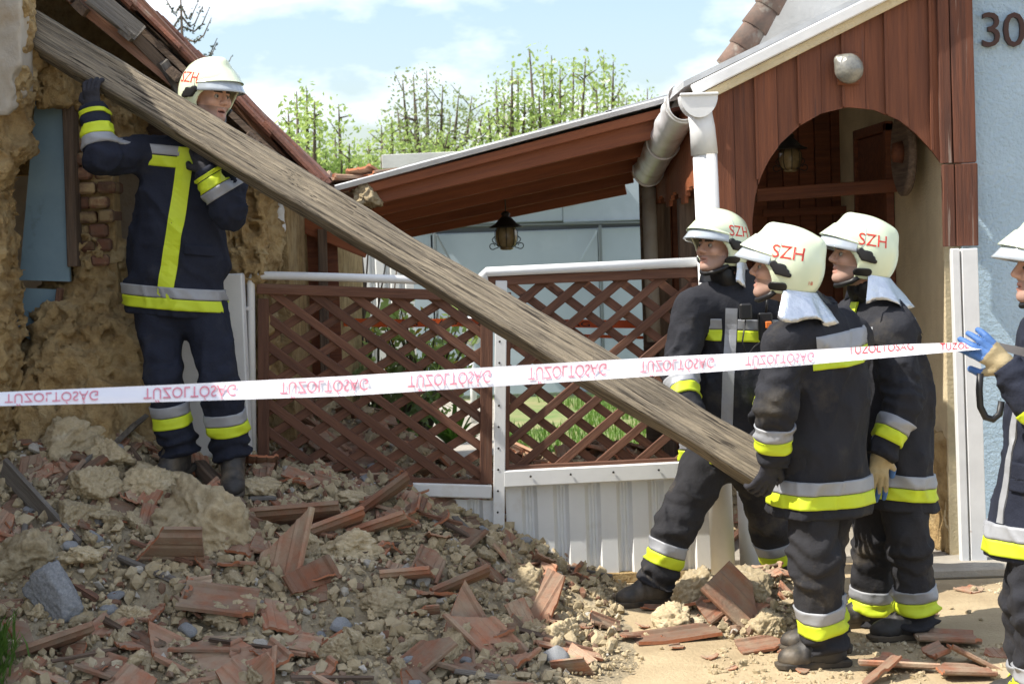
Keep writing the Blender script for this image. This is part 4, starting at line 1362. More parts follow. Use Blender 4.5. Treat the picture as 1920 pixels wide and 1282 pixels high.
for px, py, wpx, kd, lab in big:
    if px > 1700:
        c = PZ(px, py + 25, .05)
    else:
        c = on_heap(px, py + wpx * .15)
    s_ = wpx / FPX * c.y / 2 * 1.05
    src = {'c': clods_big if wpx > 60 else clods, 's': stones_big if wpx > 90 else stones, 'm': mortars}[kd]
    put(random.choice(src), {'c': 'clay_clod', 's': 'stone', 'm': 'mortar_piece'}[kd], c.x, c.y + s_ * .4, (s_, s_ * random.uniform(.8, 1.1), s_ * random.uniform(.75, 1)), lab, {'c': 'clod', 's': 'stone', 'm': 'mortar'}[kd], None, tilt=.3, lift=s_ * .15)

# planks in the heap
def plank(a, b, w, t, m, label, up=(0, 0, 1), name='plank', cat='plank', lift=.03):
    pa, pb = on_heap(*a), on_heap(*b)
    o = bar(name, pa + Vector((0, 0, lift)), pb + Vector((0, 0, lift)), w, t, MT[m], None, up=up, wob=.006)
    tag(o, label, cat)
plank((8, 890), (148, 1042), .10, .025, 'grey_plank', 'long dark grey plank lying steeply on the shaded heap', up=(.5, -.6, .6))
plank((225, 1060), (330, 1105), .05, .022, 'grey_plank', 'thin grey batten below the brown ridged tile', up=(.2, -.8, .5))
plank((372, 885), (455, 965), .06, .05, 'dark_wood', 'split dark timber between the clay boulders', up=(.5, -.6, .6))
plank((200, 1180), (265, 1215), .06, .02, 'dark_wood', 'short dark batten among the tiles at the heap\'s street side', up=(.2, -.8, .5))
plank((60, 800), (190, 822), .05, .03, 'grey_plank', 'grey broken board under the torn adobe wall', up=(.1, -.8, .5))
plank((1330, 1070), (1395, 1010), .07, .03, 'red_rafter', 'reddish plank end leaning between the white posts', up=(.1, -.8, .5), lift=.06)
plank((237, 860), (310, 800), .15, .03, 'grey_plank', 'ribbed grey brown board behind the boot of the man on the heap', up=(.5, -.9, .4), lift=.12)

# named tiles
tiles_named = [
    (295, 1075, 180, 0, -.9, 'long dark brown ridged tile in the shaded middle of the heap', 'l'),
    (560, 980, 190, .05, -.5, 'long red tile lying level near the top of the heap', 'l'),
    (735, 985, 170, .4, -.4, 'long ribbed red tile sloping towards the gate post', 'l'),
    (655, 990, 150, .5, -.4, 'reddish tile beneath the long ribbed tile', 'l'),
    (535, 1080, 110, 1.1, .9, 'pale broken tile standing on edge in mid heap', 'f'),
    (585, 1105, 110, -.9, .9, 'red broken tile leaning against its pale neighbour', 'f'),
    (860, 1190, 150, -.9, .9, 'large broken red tile propped up at the street side of the heap', 'l'),
    (910, 1215, 150, -.75, .6, 'long red roof tile sliding down behind the propped one', 'l'),
    (780, 1100, 130, .1, -.4, 'dusty buff tile half buried in mid slope', 'l'),
    (850, 1120, 90, .5, -.3, 'ribbed grey buff tile piece on the slope', 'f'),
    (790, 1250, 130, .6, .5, 'dark purple brown tile at the street side of the heap', 'l'),
    (345, 1145, 90, 1.5, .2, 'upright dark tile shard in the shaded heap', 'f'),
    (300, 1235, 190, -.45, .2, 'long rusty red tile in the row of tiles near the grass', 'l'),
    (390, 1225, 130, -.05, .1, 'flat buff tile on top of the rusty red one', 'l'),
    (230, 1265, 150, -.3, .2, 'red tile at the heap\'s edge next to the grass', 'l'),
    (440, 1262, 130, .1, .3, 'buff ribbed tile at the street-side edge of the heap', 'f'),
    (100, 1215, 110, .4, -.3, 'flat grey pink tile beside the grass tuft', 'f'),
    (575, 1235, 90, -.2, .2, 'pale pink tile chip among clay crumbs', 'f'),
    (430, 1165, 110, -.2, .3, 'curved dusty tile piece in front of the clay slab', 'f'),
    (900, 1262, 150, -.3, .1, 'grey buff tile at the sandy street edge of the heap', 'l'),
    (1012, 1150, 90, .9, .8, 'broken red tile on edge at the sunny toe of the heap', 'f'),
    (880, 1015, 130, .7, .4, 'dark red tile leaning below the corrugated gate leaf', 'l'),
    (700, 950, 120, .8, -.2, 'grey tile slab below the gate cap', 'f'),
    (150, 920, 110, .6, .4, 'red brown tile beside the dark plank', 'l'),
    (1395, 1160, 95, -.6, .9, 'grey brown tile standing on edge in the small sunny heap', 'f'),
    (1340, 1150, 80, .5, .5, 'brown tile piece in the small sunny heap', 'f'),
    (1270, 1200, 100, .1, .0, 'flat red tile in front of the striding man\'s boot', 'f'),
    (1440, 1215, 70, .1, .2, 'small dark red tile at the beam-gripping man\'s toe', 'f'),
    (1680, 1245, 190, .05, .0, 'long red brown tile lying by the pair of men\'s boots', 'l'),
    (1760, 1225, 170, .1, .0, 'dark red tile lying behind the boot of the gloved man', 'l'),
    (1790, 1200, 120, .05, .0, 'dusty red tile piece behind the men on the sandy ground', 'f'),
    (1800, 1262, 150, .03, .0, 'red tile on the sand beside the tape holder', 'l'),
    (1640, 1268, 150, .02, .0, 'red tile lying at the heel of the beam-gripping man', 'l'),
    (1820, 1235, 70, .0, .0, 'small red tile chip on sandy ground', 'f'),
]
for n_, (px, py, wpx, yaw, tl, lab, kd) in enumerate(tiles_named):
    c = PZ(px, py, .015) if px > 1600 else on_heap(px, py)
    if px > 1600: wpx *= .75; yaw += random.uniform(-.9, .9)
    src = longs if kd == 'l' and px < 1600 else frags
    s_ = (wpx / FPX * c.y) / (.34 if kd == 'l' else .22)
    s_ = min(max(s_, .7), 1.12 if px < 1600 else .9)
    o = bpy.data.objects.new('clay_tile', src[n_ % len(src)])
    z = c.z if px > 1600 else H(c.x, c.y)
    o.matrix_basis = Matrix.Translation((c.x, c.y, z + .012 + abs(tl) * .05 * s_)) @ Matrix.Rotation(-yaw * .8, 4, 'Y') @ Matrix.Rotation(tl, 4, 'X') @ Matrix.Rotation(yaw * .5 + random.uniform(-.1, .1), 4, 'Z') @ Matrix.Diagonal((s_, s_, s_, 1))
    COL.objects.link(o)
    tag(o, lab, 'roof tile')

# scattered tiles, clods, chips
def rand_heap(ymax=10.4):
    while True:
        x, y = random.uniform(-2.3, 1.45), random.uniform(5.9, ymax)
        h0 = Hn(np.array([x]), np.array([y]), False)[0]
        if h0 > .03 and not (.42 < x < .8 and 7.4 < y < 8.3) and random.random() < .35 + h0: return x, y
def zone(x, y):
    if y > 8.7: return 'behind the lattice gates'
    if x > .42: return 'in the small sunny heap by the striding man'
    if x < -1.45 and y > 7.5: return 'below the torn adobe wall'
    if y < 6.75: return 'along the street-side foot of the big heap'
    if x > -.45: return 'on the big heap\'s slope towards the gate post'
    return 'on the middle of the big heap'
for k in range(230):
    x, y = rand_heap()
    s_ = random.uniform(.35, .85)
    z_ = zone(x, y)
    put(random.choice(frags), 'clay_tile', x, y, s_, 'broken clay roof tile ' + z_, 'roof tile', 'broken tiles ' + z_, tilt=.35, lift=.012, flip=random.choice((0, 0, 3.14)))
for k in range(150):
    x, y = rand_heap()
    z_ = zone(x, y)
    put(random.choice(shards), 'tile_shard', x, y, random.uniform(.45, .9), 'small red shard of clay tile ' + z_, 'tile shard', 'tile shards ' + z_, tilt=.5, lift=.01)
for k in range(290):
    x, y = rand_heap()
    s_ = random.choice((.02, .025, .03, .035, .045, .055, .07))
    sv_ = (s_ * random.uniform(.9, 1.3), s_ * random.uniform(.7, 1.0), s_ * random.uniform(.6, .9))
    z_ = ('fist sized ' if s_ > .04 else 'small '), zone(x, y)
    put(random.choice(clods), 'clay_clod', x, y, sv_, z_[0] + 'loose clay clod ' + z_[1], 'clod', z_[0] + 'clods ' + z_[1], tilt=.6, lift=s_ * .3)
for k in range(150):
    x, y = rand_heap()
    s_ = random.uniform(.018, .05)
    z_ = zone(x, y)
    st_ = k % 3 == 0
    put(random.choice(stones if st_ else mortars), 'stone' if st_ else 'mortar_piece', x, y, s_, ('grey stone chip ' if st_ else 'pale mortar chip ') + z_, 'stone' if st_ else 'mortar', ('stone chips ' if st_ else 'mortar chips ') + z_, tilt=.5, lift=s_ * .3)
for k in range(34):      # splintered laths
    x, y = rand_heap(8.5)
    z_ = zone(x, y)
    ln = random.uniform(.10, .38); a_ = random.uniform(0, 6.28)
    dv = Vector((math.cos(a_), math.sin(a_), 0)) * ln / 2
    pa, pb = Vector((x, y, 0)) - dv, Vector((x, y, 0)) + dv
    pa.z, pb.z = H(pa.x, pa.y) + .018, H(pb.x, pb.y) + .03
    o = bar('lath', pa, pb, random.uniform(.012, .022), random.uniform(.018, .045), MT[random.choice(('grey_plank', 'dark_wood', 'red_rafter'))], None, wob=.004)
    tag(o, 'splintered wooden lath lying ' + z_, 'lath', 'splintered laths ' + z_)
# fresh tile heap behind the right gate
for k in range(80):
    x = random.uniform(-.35, 1.0); y = random.uniform(9.4, 10.8)
    put(random.choice(frags + longs), 'clay_tile', x, y, random.uniform(.8, 1.0), 'red clay roof tile dumped on the yard behind the gates', 'roof tile', 'tiles dumped behind the gates', tilt=.3, lift=.012)
# loose pieces scattered on the sandy ground
for k in range(70):
    px, py = random.uniform(1080, 1900), random.uniform(1100, 1280)
    c = PZ(px, py, 0)
    if random.random() < .6:
        s_ = random.uniform(.008, .022)
        put(random.choice(clods), 'pebble', c.x, c.y, s_, 'small clay crumb on the sandy ground', 'clod', 'crumbs on the sandy ground', lift=s_ * .5)
    else:
        put(random.choice(shards), 'tile_shard', c.x, c.y, random.uniform(.25, .5), 'tiny tile chip on the sandy ground', 'tile shard', 'tile chips on the sandy ground', tilt=.1, lift=.008)

# crumbs: one mesh, nobody could count them
def crumbs(name, label, n, pick, smin_, smax_, m, seed):
    r = np.random.default_rng(seed)
    t = (1 + 5 ** .5) / 2
    base = A([(-1, t, 0), (1, t, 0), (-1, -t, 0), (1, -t, 0), (0, -1, t), (0, 1, t), (0, -1, -t), (0, 1, -t), (t, 0, -1), (t, 0, 1), (-t, 0, -1), (-t, 0, 1)]) / 1.9
    fac = np.array([(0, 11, 5), (0, 5, 1), (0, 1, 7), (0, 7, 10), (0, 10, 11), (1, 5, 9), (5, 11, 4), (11, 10, 2), (10, 7, 6), (7, 1, 8), (3, 9, 4), (3, 4, 2), (3, 2, 6), (3, 6, 8), (3, 8, 9), (4, 9, 5), (2, 4, 11), (6, 2, 10), (8, 6, 7), (9, 8, 1)])
    xy = pick(r, n)
    n = len(xy)
    z = Hn(xy[:, 0], xy[:, 1])
    s = smin_ * (smax_ / smin_) ** (r.uniform(size=n) ** 2.2)
    V = base[None] * (1 + .28 * r.normal(size=(n, 12, 1))) * (s[:, None] * r.uniform(.6, 1.3, (n, 3)))[:, None, :]
    V = V + np.stack([xy[:, 0], xy[:, 1], z + s * .25], 1)[:, None, :]
    F = (fac[None] + (np.arange(n) * 12)[:, None, None]).reshape(-1, 3)
    o = link(name, mesh(name, V.reshape(-1, 3), F), m)
    tag(o, label, 'rubble', kind='stuff')
def pick_heap(r, n):
    x, y = r.uniform(-2.5, 1.6, n * 2), r.uniform(5.7, 10.6, n * 2)
    h = Hn(x, y, False)
    k = (h > .02) & (r.uniform(size=n * 2) < .45 + h)
    return np.stack([x, y], 1)[k][:n]
def pick_ground(r, n):
    x, y = r.uniform(-.6, 2.9, n * 3), r.uniform(6.2, 8.9, n * 3)
    k = fbm(np.stack([x, y, x * 0], 1) * 1.5, 3, 8) + .5 * np.exp(-((x - .9) / .6) ** 2) > .12
    return np.stack([x, y], 1)[k][:n]
crumbs('clay_crumbs', 'fine clay crumbs covering the rubble heap', 21000, pick_heap, .006, .032, MT['clod'], 1)
crumbs('tile_crumbs', 'fine red tile crumbs scattered through the heap', 3600, pick_heap, .006, .028, MT['tile'], 2)
crumbs('pale_crumbs', 'fine pale mortar crumbs scattered through the heap', 1800, pick_heap, .005, .020, MT['mortar'], 3)
crumbs('ground_crumbs', 'fine crumbs and grit strewn on the sandy ground', 4500, pick_ground, .003, .014, MT['clod'], 4)

# tile remains on the carport's low end
for k in range(7):
    c = P(618 + k * 13, 350 - k * 4, 9.55)
    o = bpy.data.objects.new('clay_tile', shards[k % len(shards)])
    o.matrix_basis = Matrix.Translation(c) @ Matrix.Rotation(random.uniform(-.5, .5), 4, 'X') @ Matrix.Rotation(random.uniform(0, 6), 4, 'Z')
    COL.objects.link(o)
    tag(o, 'broken tile scrap lying on the low end of the carport roof', 'roof tile', 'tile scraps on the carport roof')
c = P(690, 365, 9.4)
o = put(clods[2], 'clay_clod', c.x, c.y, .085, 'clay lump stuck at the low end of the front carport beam', 'clod', None, z=c.z)

# ------------------------------------------------------------------ barrier tapes
def tape_pt(px, v):
    """v in -.5 .. .5 across the tape"""
    t = px / 1850.0
    inv = (1 - t) / 4.5 + t / 5.78
    d = 1 / inv
    yc = np.interp(px, [-160, 0, 320, 640, 960, 1280, 1500, 1700, 1850, 2000], [757, 748, 737, 724, 704, 684, 671, 656, 647, 640])
    hw_ = np.interp(px, [-160, 0, 320, 640, 960, 1280, 1500, 1700, 1800, 1850, 2000], [13, 13, 16, 18.5, 18.5, 17, 14, 11, 8, 7, 8])
    full = .075 * FPX / d / 2
    c = hw_ / full
    tilt = math.sqrt(max(0, 1 - min(c, 1) ** 2)) * .075
    return P(px, yc - v * 2 * hw_, d + v * tilt * 1.0 + .006 * math.sin(px * .012) + .004 * math.sin((v + .5) * 6.4 + px * .01))
tp = empty('barrier_tape', tape_pt(960, -.5), 'white barrier tape with pale red lettering stretched across the scene', 'tape')
xs = list(range(-150, 1870, 14))
V = []
for x in xs:
    for k in range(9):
        p = tape_pt(x, -.5 + k / 8)
        V.append(p)
F = []
for i in range(len(xs) - 1):
    for k in range(8):
        F.append((i * 9 + k, i * 9 + 9 + k, i * 9 + 10 + k, i * 9 + 1 + k))
link('band', mesh('band', V, F, True), MT['tape'], tp)
def tape_text(src, x0, x1, v0, v1, m, flip=True):
    co = np.array([v.co[:] for v in src.vertices])
    lo_, hi_ = co.min(0), co.max(0)
    # map the cap letters, accents reach beyond
    V = []
    for c_ in co:
        u = (c_[0] - lo_[0]) / (hi_[0] - lo_[0])
        v = (c_[1] + .36) / .72
        v = v0 + (v1 - v0) * (1 - v if flip else v)
        p = tape_pt(x0 + (x1 - x0) * u, max(-.5, min(.5, v)))
        p.y -= .0055
        V.append(p)
    link('lettering', mesh('lettering', V, [tuple(p_.vertices) for p_ in src.polygons]), m, tp)
for x0, x1 in ((10, 185), (270, 443), (525, 690), (765, 920), (990, 1137), (1200, 1338), (1397, 1525)):
    tape_text(TXT_TAPE, x0, x1, -.24, .40, MT['tape_text'])
tape_text(TXT_TAPE, 1590, 1712, -.05, .62, MT['tape_text2'], False)
tape_text(TXT_TAPE5, 1762, 1816, -.30, .48, MT['tape_text2'], False)
V = []
for t in np.linspace(0, 1, 10):
    for v in (0, 1):
        V.append(P(1872 + 110 * t, 642 + 22 * t + v * (14 + 6 * t), 5.80 + .1 * t + .03 * v))
link('tape_tail', mesh('tape_tail', V, [(2 * i, 2 * i + 2, 2 * i + 3, 2 * i + 1) for i in range(9)], True), MT['tape'], tp)

ot = empty('orange_tape', P(900, 612, 11.8), 'orange warning tape with black letters strung across the yard', 'tape')
def otp(px, v): return P(px, np.interp(px, [640, 760, 880, 1040, 1200, 1260], [604, 606, 604, 606, 608, 612]) - v * 15, 11.8)
V = [otp(x, v) for x in range(640, 1262, 20) for v in (-.5, .5)]
link('band', mesh('band', V, [(2 * i, 2 * i + 2, 2 * i + 3, 2 * i + 1) for i in range(len(V) // 2 - 1)]), MT['orange_tape'], ot)
for x0 in (735, 808, 1058):
    co = np.array([v.co[:] for v in TXT_OR.vertices]); lo_, hi_ = co.min(0), co.max(0)
    V = [otp(x0 + 48 * (c_[0] - lo_[0]) / (hi_[0] - lo_[0]), .8 * ((c_[1] + .36) / .9 - .5)) - Vector((0, .006, 0)) for c_ in co]
    link('lettering', mesh('lettering', V, [tuple(p_.vertices) for p_ in TXT_OR.polygons]), MT['black'], ot)
V = [P(x, 629 + .03 * (x - 1080) + s_, 11.7) for x in range(1080, 1222, 20) for s_ in (-3, 3)]
link('fold', mesh('fold', V, [(2 * i, 2 * i + 2, 2 * i + 3, 2 * i + 1) for i in range(len(V) // 2 - 1)]), MT['orange_tape'], ot)

# ------------------------------------------------------------------ people
def unit(v):
    v = np.asarray(v, dtype=np.float64)
    return v / np.linalg.norm(v)

def head_frame(fwd, pitch=0.0, roll=0.0):
    """columns: forward, left, up; pitch > 0 looks up"""
    f = Vector((fwd[0], fwd[1], 0)).normalized()
    l = Vector((0, 0, 1)).cross(f)
    m = Matrix((f, l, Vector((0, 0, 1)))).transposed()
    m = m @ Matrix.Rotation(-pitch, 3, 'Y') @ Matrix.Rotation(roll, 3, 'X')
    return m

def head_sdf(q, open_mouth=0.0):
    """q in head space: x forward, y left, z up, metres"""
    a = q.copy(); a[:, 1] = np.abs(a[:, 1])
    d = s_ell(q, (-.008, 0, .035), (.098, .077, .092))
    d = smin(d, s_ell(q, (.026, 0, -.038), (.070, .062, .082)), .03)
    d = smin(d, s_cap(a, (.01, .055, -.06), (.066, .022, -.098), .022, .020), .025)
    d = smin(d, s_ell(q, (.076, 0, -.100), (.022, .024, .020)), .02)
    d = smin(d, s_cap(a, (.084, 0, .026), (.076, .040, .022), .013, .010), .016)
    d = smin(d, s_ell(a, (.066, .042, -.026), (.028, .024, .026)), .02)
    d = smin(d, s_cap(q, (.092, 0, .018), (.113, 0, -.024), .0085, .0125), .012)
    d = smin(d, s_ell(a, (.102, .012, -.030), (.011, .009, .009)), .008)
    d = smax(d, -s_ell(a, (.103, .032, .000), (.022, .019, .013)), .010)
    d = smin(d, s_cap(a, (.094, 0, -.058), (.084, .024, -.064), .0075, .004), .007)
    d = smin(d, s_cap(a, (.093, 0, -.074 - open_mouth * .6), (.082, .021, -.070), .0085, .004), .007)
    d = smax(d, -s_ell(q, (.104, 0, -.0665 - open_mouth * .35), (.020, .022, .0025 + open_mouth * .5)), .003)
    d = smin(d, s_ell(a, (-.012, .080, -.004), (.022, .010, .032)), .008)
    return d

def helmet_outer(q):
    d = s_ell(q, (-.012, 0, .040), (.150, .123, .132))
    d = smin(d, s_ell(q, (-.030, 0, -.020), (.122, .116, .110)), .05)
    d = smin(d, s_ell(q, (.055, 0, .070), (.098, .100, .062)), .04)
    ridge = s_cap(q, (-.12, 0, .11), (.06, 0, .155), .03, .022)
    return smin(d, ridge, .05)

def helmet_cut(q):
    face = np.sqrt((q[:, 0] - .150) ** 2 * .85 + (q[:, 2] + .068) ** 2) - .112
    rim = -.092 - .10 * np.clip(-q[:, 0] - .05, 0, .2) * -1.0
    return face, rim - q[:, 2]

def helmet_sdf(q):
    o = helmet_outer(q)
    d = np.maximum(o, -(o + .011))
    face, rim = helmet_cut(q)
    d = smax(d, -face, .006)
    return smax(d, rim, .006)

def shade_regions(me, fn):
    idx = np.zeros(len(me.polygons), dtype=np.int32)
    c = np.zeros(len(me.polygons) * 3)
    me.polygons.foreach_get('center', c)
    idx[:] = fn(c.reshape(-1, 3))
    me.polygons.foreach_set('material_index', idx)

def band(name, sdf, a, axis, t0, t1, mat_, parent, ref=None, rmax=.4, n=84, arc=None, off=.006, rows=7):
    """closed strip that follows the cloth: rays from the axis outwards until they leave the cloth"""
    a = A(a); ax = A(unit(axis))
    ref = A((0, -1, 0)) if ref is None else A(ref)
    u = ref - ax * float(ref @ ax); u = A(unit(u)); v = np.cross(ax, u)
    if arc is None:
        ang = np.linspace(0, 2 * np.pi, n, endpoint=False); closed = True
    else:
        ang = np.linspace(R(arc[0]), R(arc[1]), n); closed = False
    ts = np.linspace(t0, t1, rows)
    dirs = np.cos(ang)[:, None] * u + np.sin(ang)[:, None] * v
    O = (a + ts[:, None] * ax)[:, None, :] + 0 * dirs[None]
    D = np.broadcast_to(dirs[None], O.shape)
    st = np.linspace(0.005, rmax, 70)
    pts = O[:, :, None, :] + D[:, :, None, :] * st[None, None, :, None]
    f = sdf(pts.reshape(-1, 3).astype(np.float32)).reshape(rows, n, len(st))
    pos = f > 0
    k = np.argmax(pos, axis=2)
    k = np.where(pos.any(2), np.maximum(k, 1), len(st) - 1)
    ii, jj = np.meshgrid(np.arange(rows), np.arange(n), indexing='ij')
    f1, f0 = f[ii, jj, k], f[ii, jj, k - 1]
    tt = st[k - 1] + (st[k] - st[k - 1]) * np.clip(f0 / (f0 - f1 + 1e-9), 0, 1)
    tt = np.minimum(tt, np.median(tt) * 2.2)
    S = O + D * tt[:, :, None]
    out = S + D * off
    rowsV = [S[0] - D[0] * .004] + list(out) + [S[-1] - D[-1] * .004]
    V = np.concatenate(rowsV)
    m = len(rowsV)
    i = np.arange(m * n).reshape(m, n)
    if closed:
        j = np.roll(i, -1, 1)
        Q = np.stack([i[:-1], j[:-1], j[1:], i[1:]], -1).reshape(-1, 4)
    else:
        Q = np.stack([i[:-1, :-1], i[:-1, 1:], i[1:, 1:], i[1:, :-1]], -1).reshape(-1, 4)
    return link(name, mesh(name, V, Q, True), mat_, parent)

def ridge(p, seed, w=2.4):
    return np.clip(1 - np.abs(vnoise(p, seed)) * w, 0, 1) ** 1.5

def two_band(sdf, a, axis, t0, parent, w1=.052, w2=.052, first='silver', second='yellow', gap=.003, **k):
    """pair of stripes; first at t0, second further along the axis"""
    nm = {'silver': 'silver_stripe', 'yellow': 'yellow_stripe'}
    band(nm[first], sdf, a, axis, t0, t0 + w1, MT[first], parent, **k)
    band(nm[second], sdf, a, axis, t0 + w1 + gap, t0 + w1 + gap + w2, MT[second], parent, **k)

def project_text(src, sdf_out, M3, org, place, side, mat_, parent, off=.0008, scale=1.0, name='lettering'):
    """letters laid on the side of the helmet: place = (x, z) centre in helmet space"""
    V = []
    for v in src.vertices:
        x = place[0] - side * v.co.x * scale
        z = place[1] + v.co.y * scale
        V.append((x, 0, z, v.co.z))
    V = np.array(V)
    ys = np.linspace(.04, .16, 140)
    pts = np.stack([np.repeat(V[:, 0], 140), np.tile(ys, len(V)) * side, np.repeat(V[:, 2], 140)], 1)
    f = sdf_out(pts.astype(np.float32)).reshape(len(V), 140)
    k = np.argmax(f > 0, axis=1)
    y = ys[k] + off + np.where(V[:, 3] > 0, .0008, -.0004)
    W = [org + M3 @ Vector((V[i, 0], side * y[i], V[i, 2])) for i in range(len(V))]
    return link(name, mesh(name, W, [tuple(p.vertices) for p in src.polygons]), mat_, parent)

def hand_sdf(wrist, d, nrm, curl, thumb_side, s=1.0, spread=.12, curls=None):
    """glove: d = direction of the fingers, nrm = out of the palm; returns sdf and end points"""
    d = unit(d); nrm = unit(np.array(nrm) - d * float(np.dot(nrm, d))); sd_ = np.cross(nrm, d) * thumb_side
    w = np.array(wrist, dtype=float)
    segs = []
    pc = w + d * .055 * s
    palm = (w + d * .02 * s, w + d * .075 * s)
    lens = [.040, .045, .041, .033]
    for k in range(4):
        off = (1.5 - k) * .0215 * s
        p = w + d * .088 * s + sd_ * off
        a = 0
        dirv = unit(d + sd_ * (1.5 - k) * spread)
        L = lens[k] * s
        cu = curls[k] if curls else curl
        for j in range(3):
            a += cu * (1.0 if j else .8)
            dv = dirv * math.cos(a) + nrm * math.sin(a)
            e_ = p + dv * L * (1, .8, .62)[j]
            segs.append((p, e_, (.0125 - .001 * j) * s, (.0118 - .001 * j) * s))
            p = e_
    tb = w + d * .03 * s + sd_ * .035 * s
    t1 = tb + unit(sd_ * .75 + d * .6 + nrm * .35) * .045 * s
    t2 = t1 + unit(sd_ * .15 + d * .75 + nrm * (.3 + curl * .5)) * .035 * s
    segs.append((tb, t1, .016 * s, .014 * s)); segs.append((t1, t2, .0135 * s, .012 * s))
    def fn(p):
        r = s_ecap(p, palm[0], palm[1], sd_, (.036 * s, .019 * s), (.044 * s, .017 * s))
        f = None
        for a_, b_, ra_, rb2 in segs:
            q = s_cap(p, a_, b_, ra_, rb2)
            f = q if f is None else np.minimum(f, q)
        r = smin(r, f, .006)
        r = smin(r, s_cap(p, w - d * .05 * s, w + d * .02 * s, .038 * s, .033 * s), .015)
        return r + .0015 * fbm(p * 70, 2, 3)
    allp = np.array([x for sg in segs for x in sg[:2]] + [w - d * .06])
    return fn, allp.min(0) - .04, allp.max(0) + .04

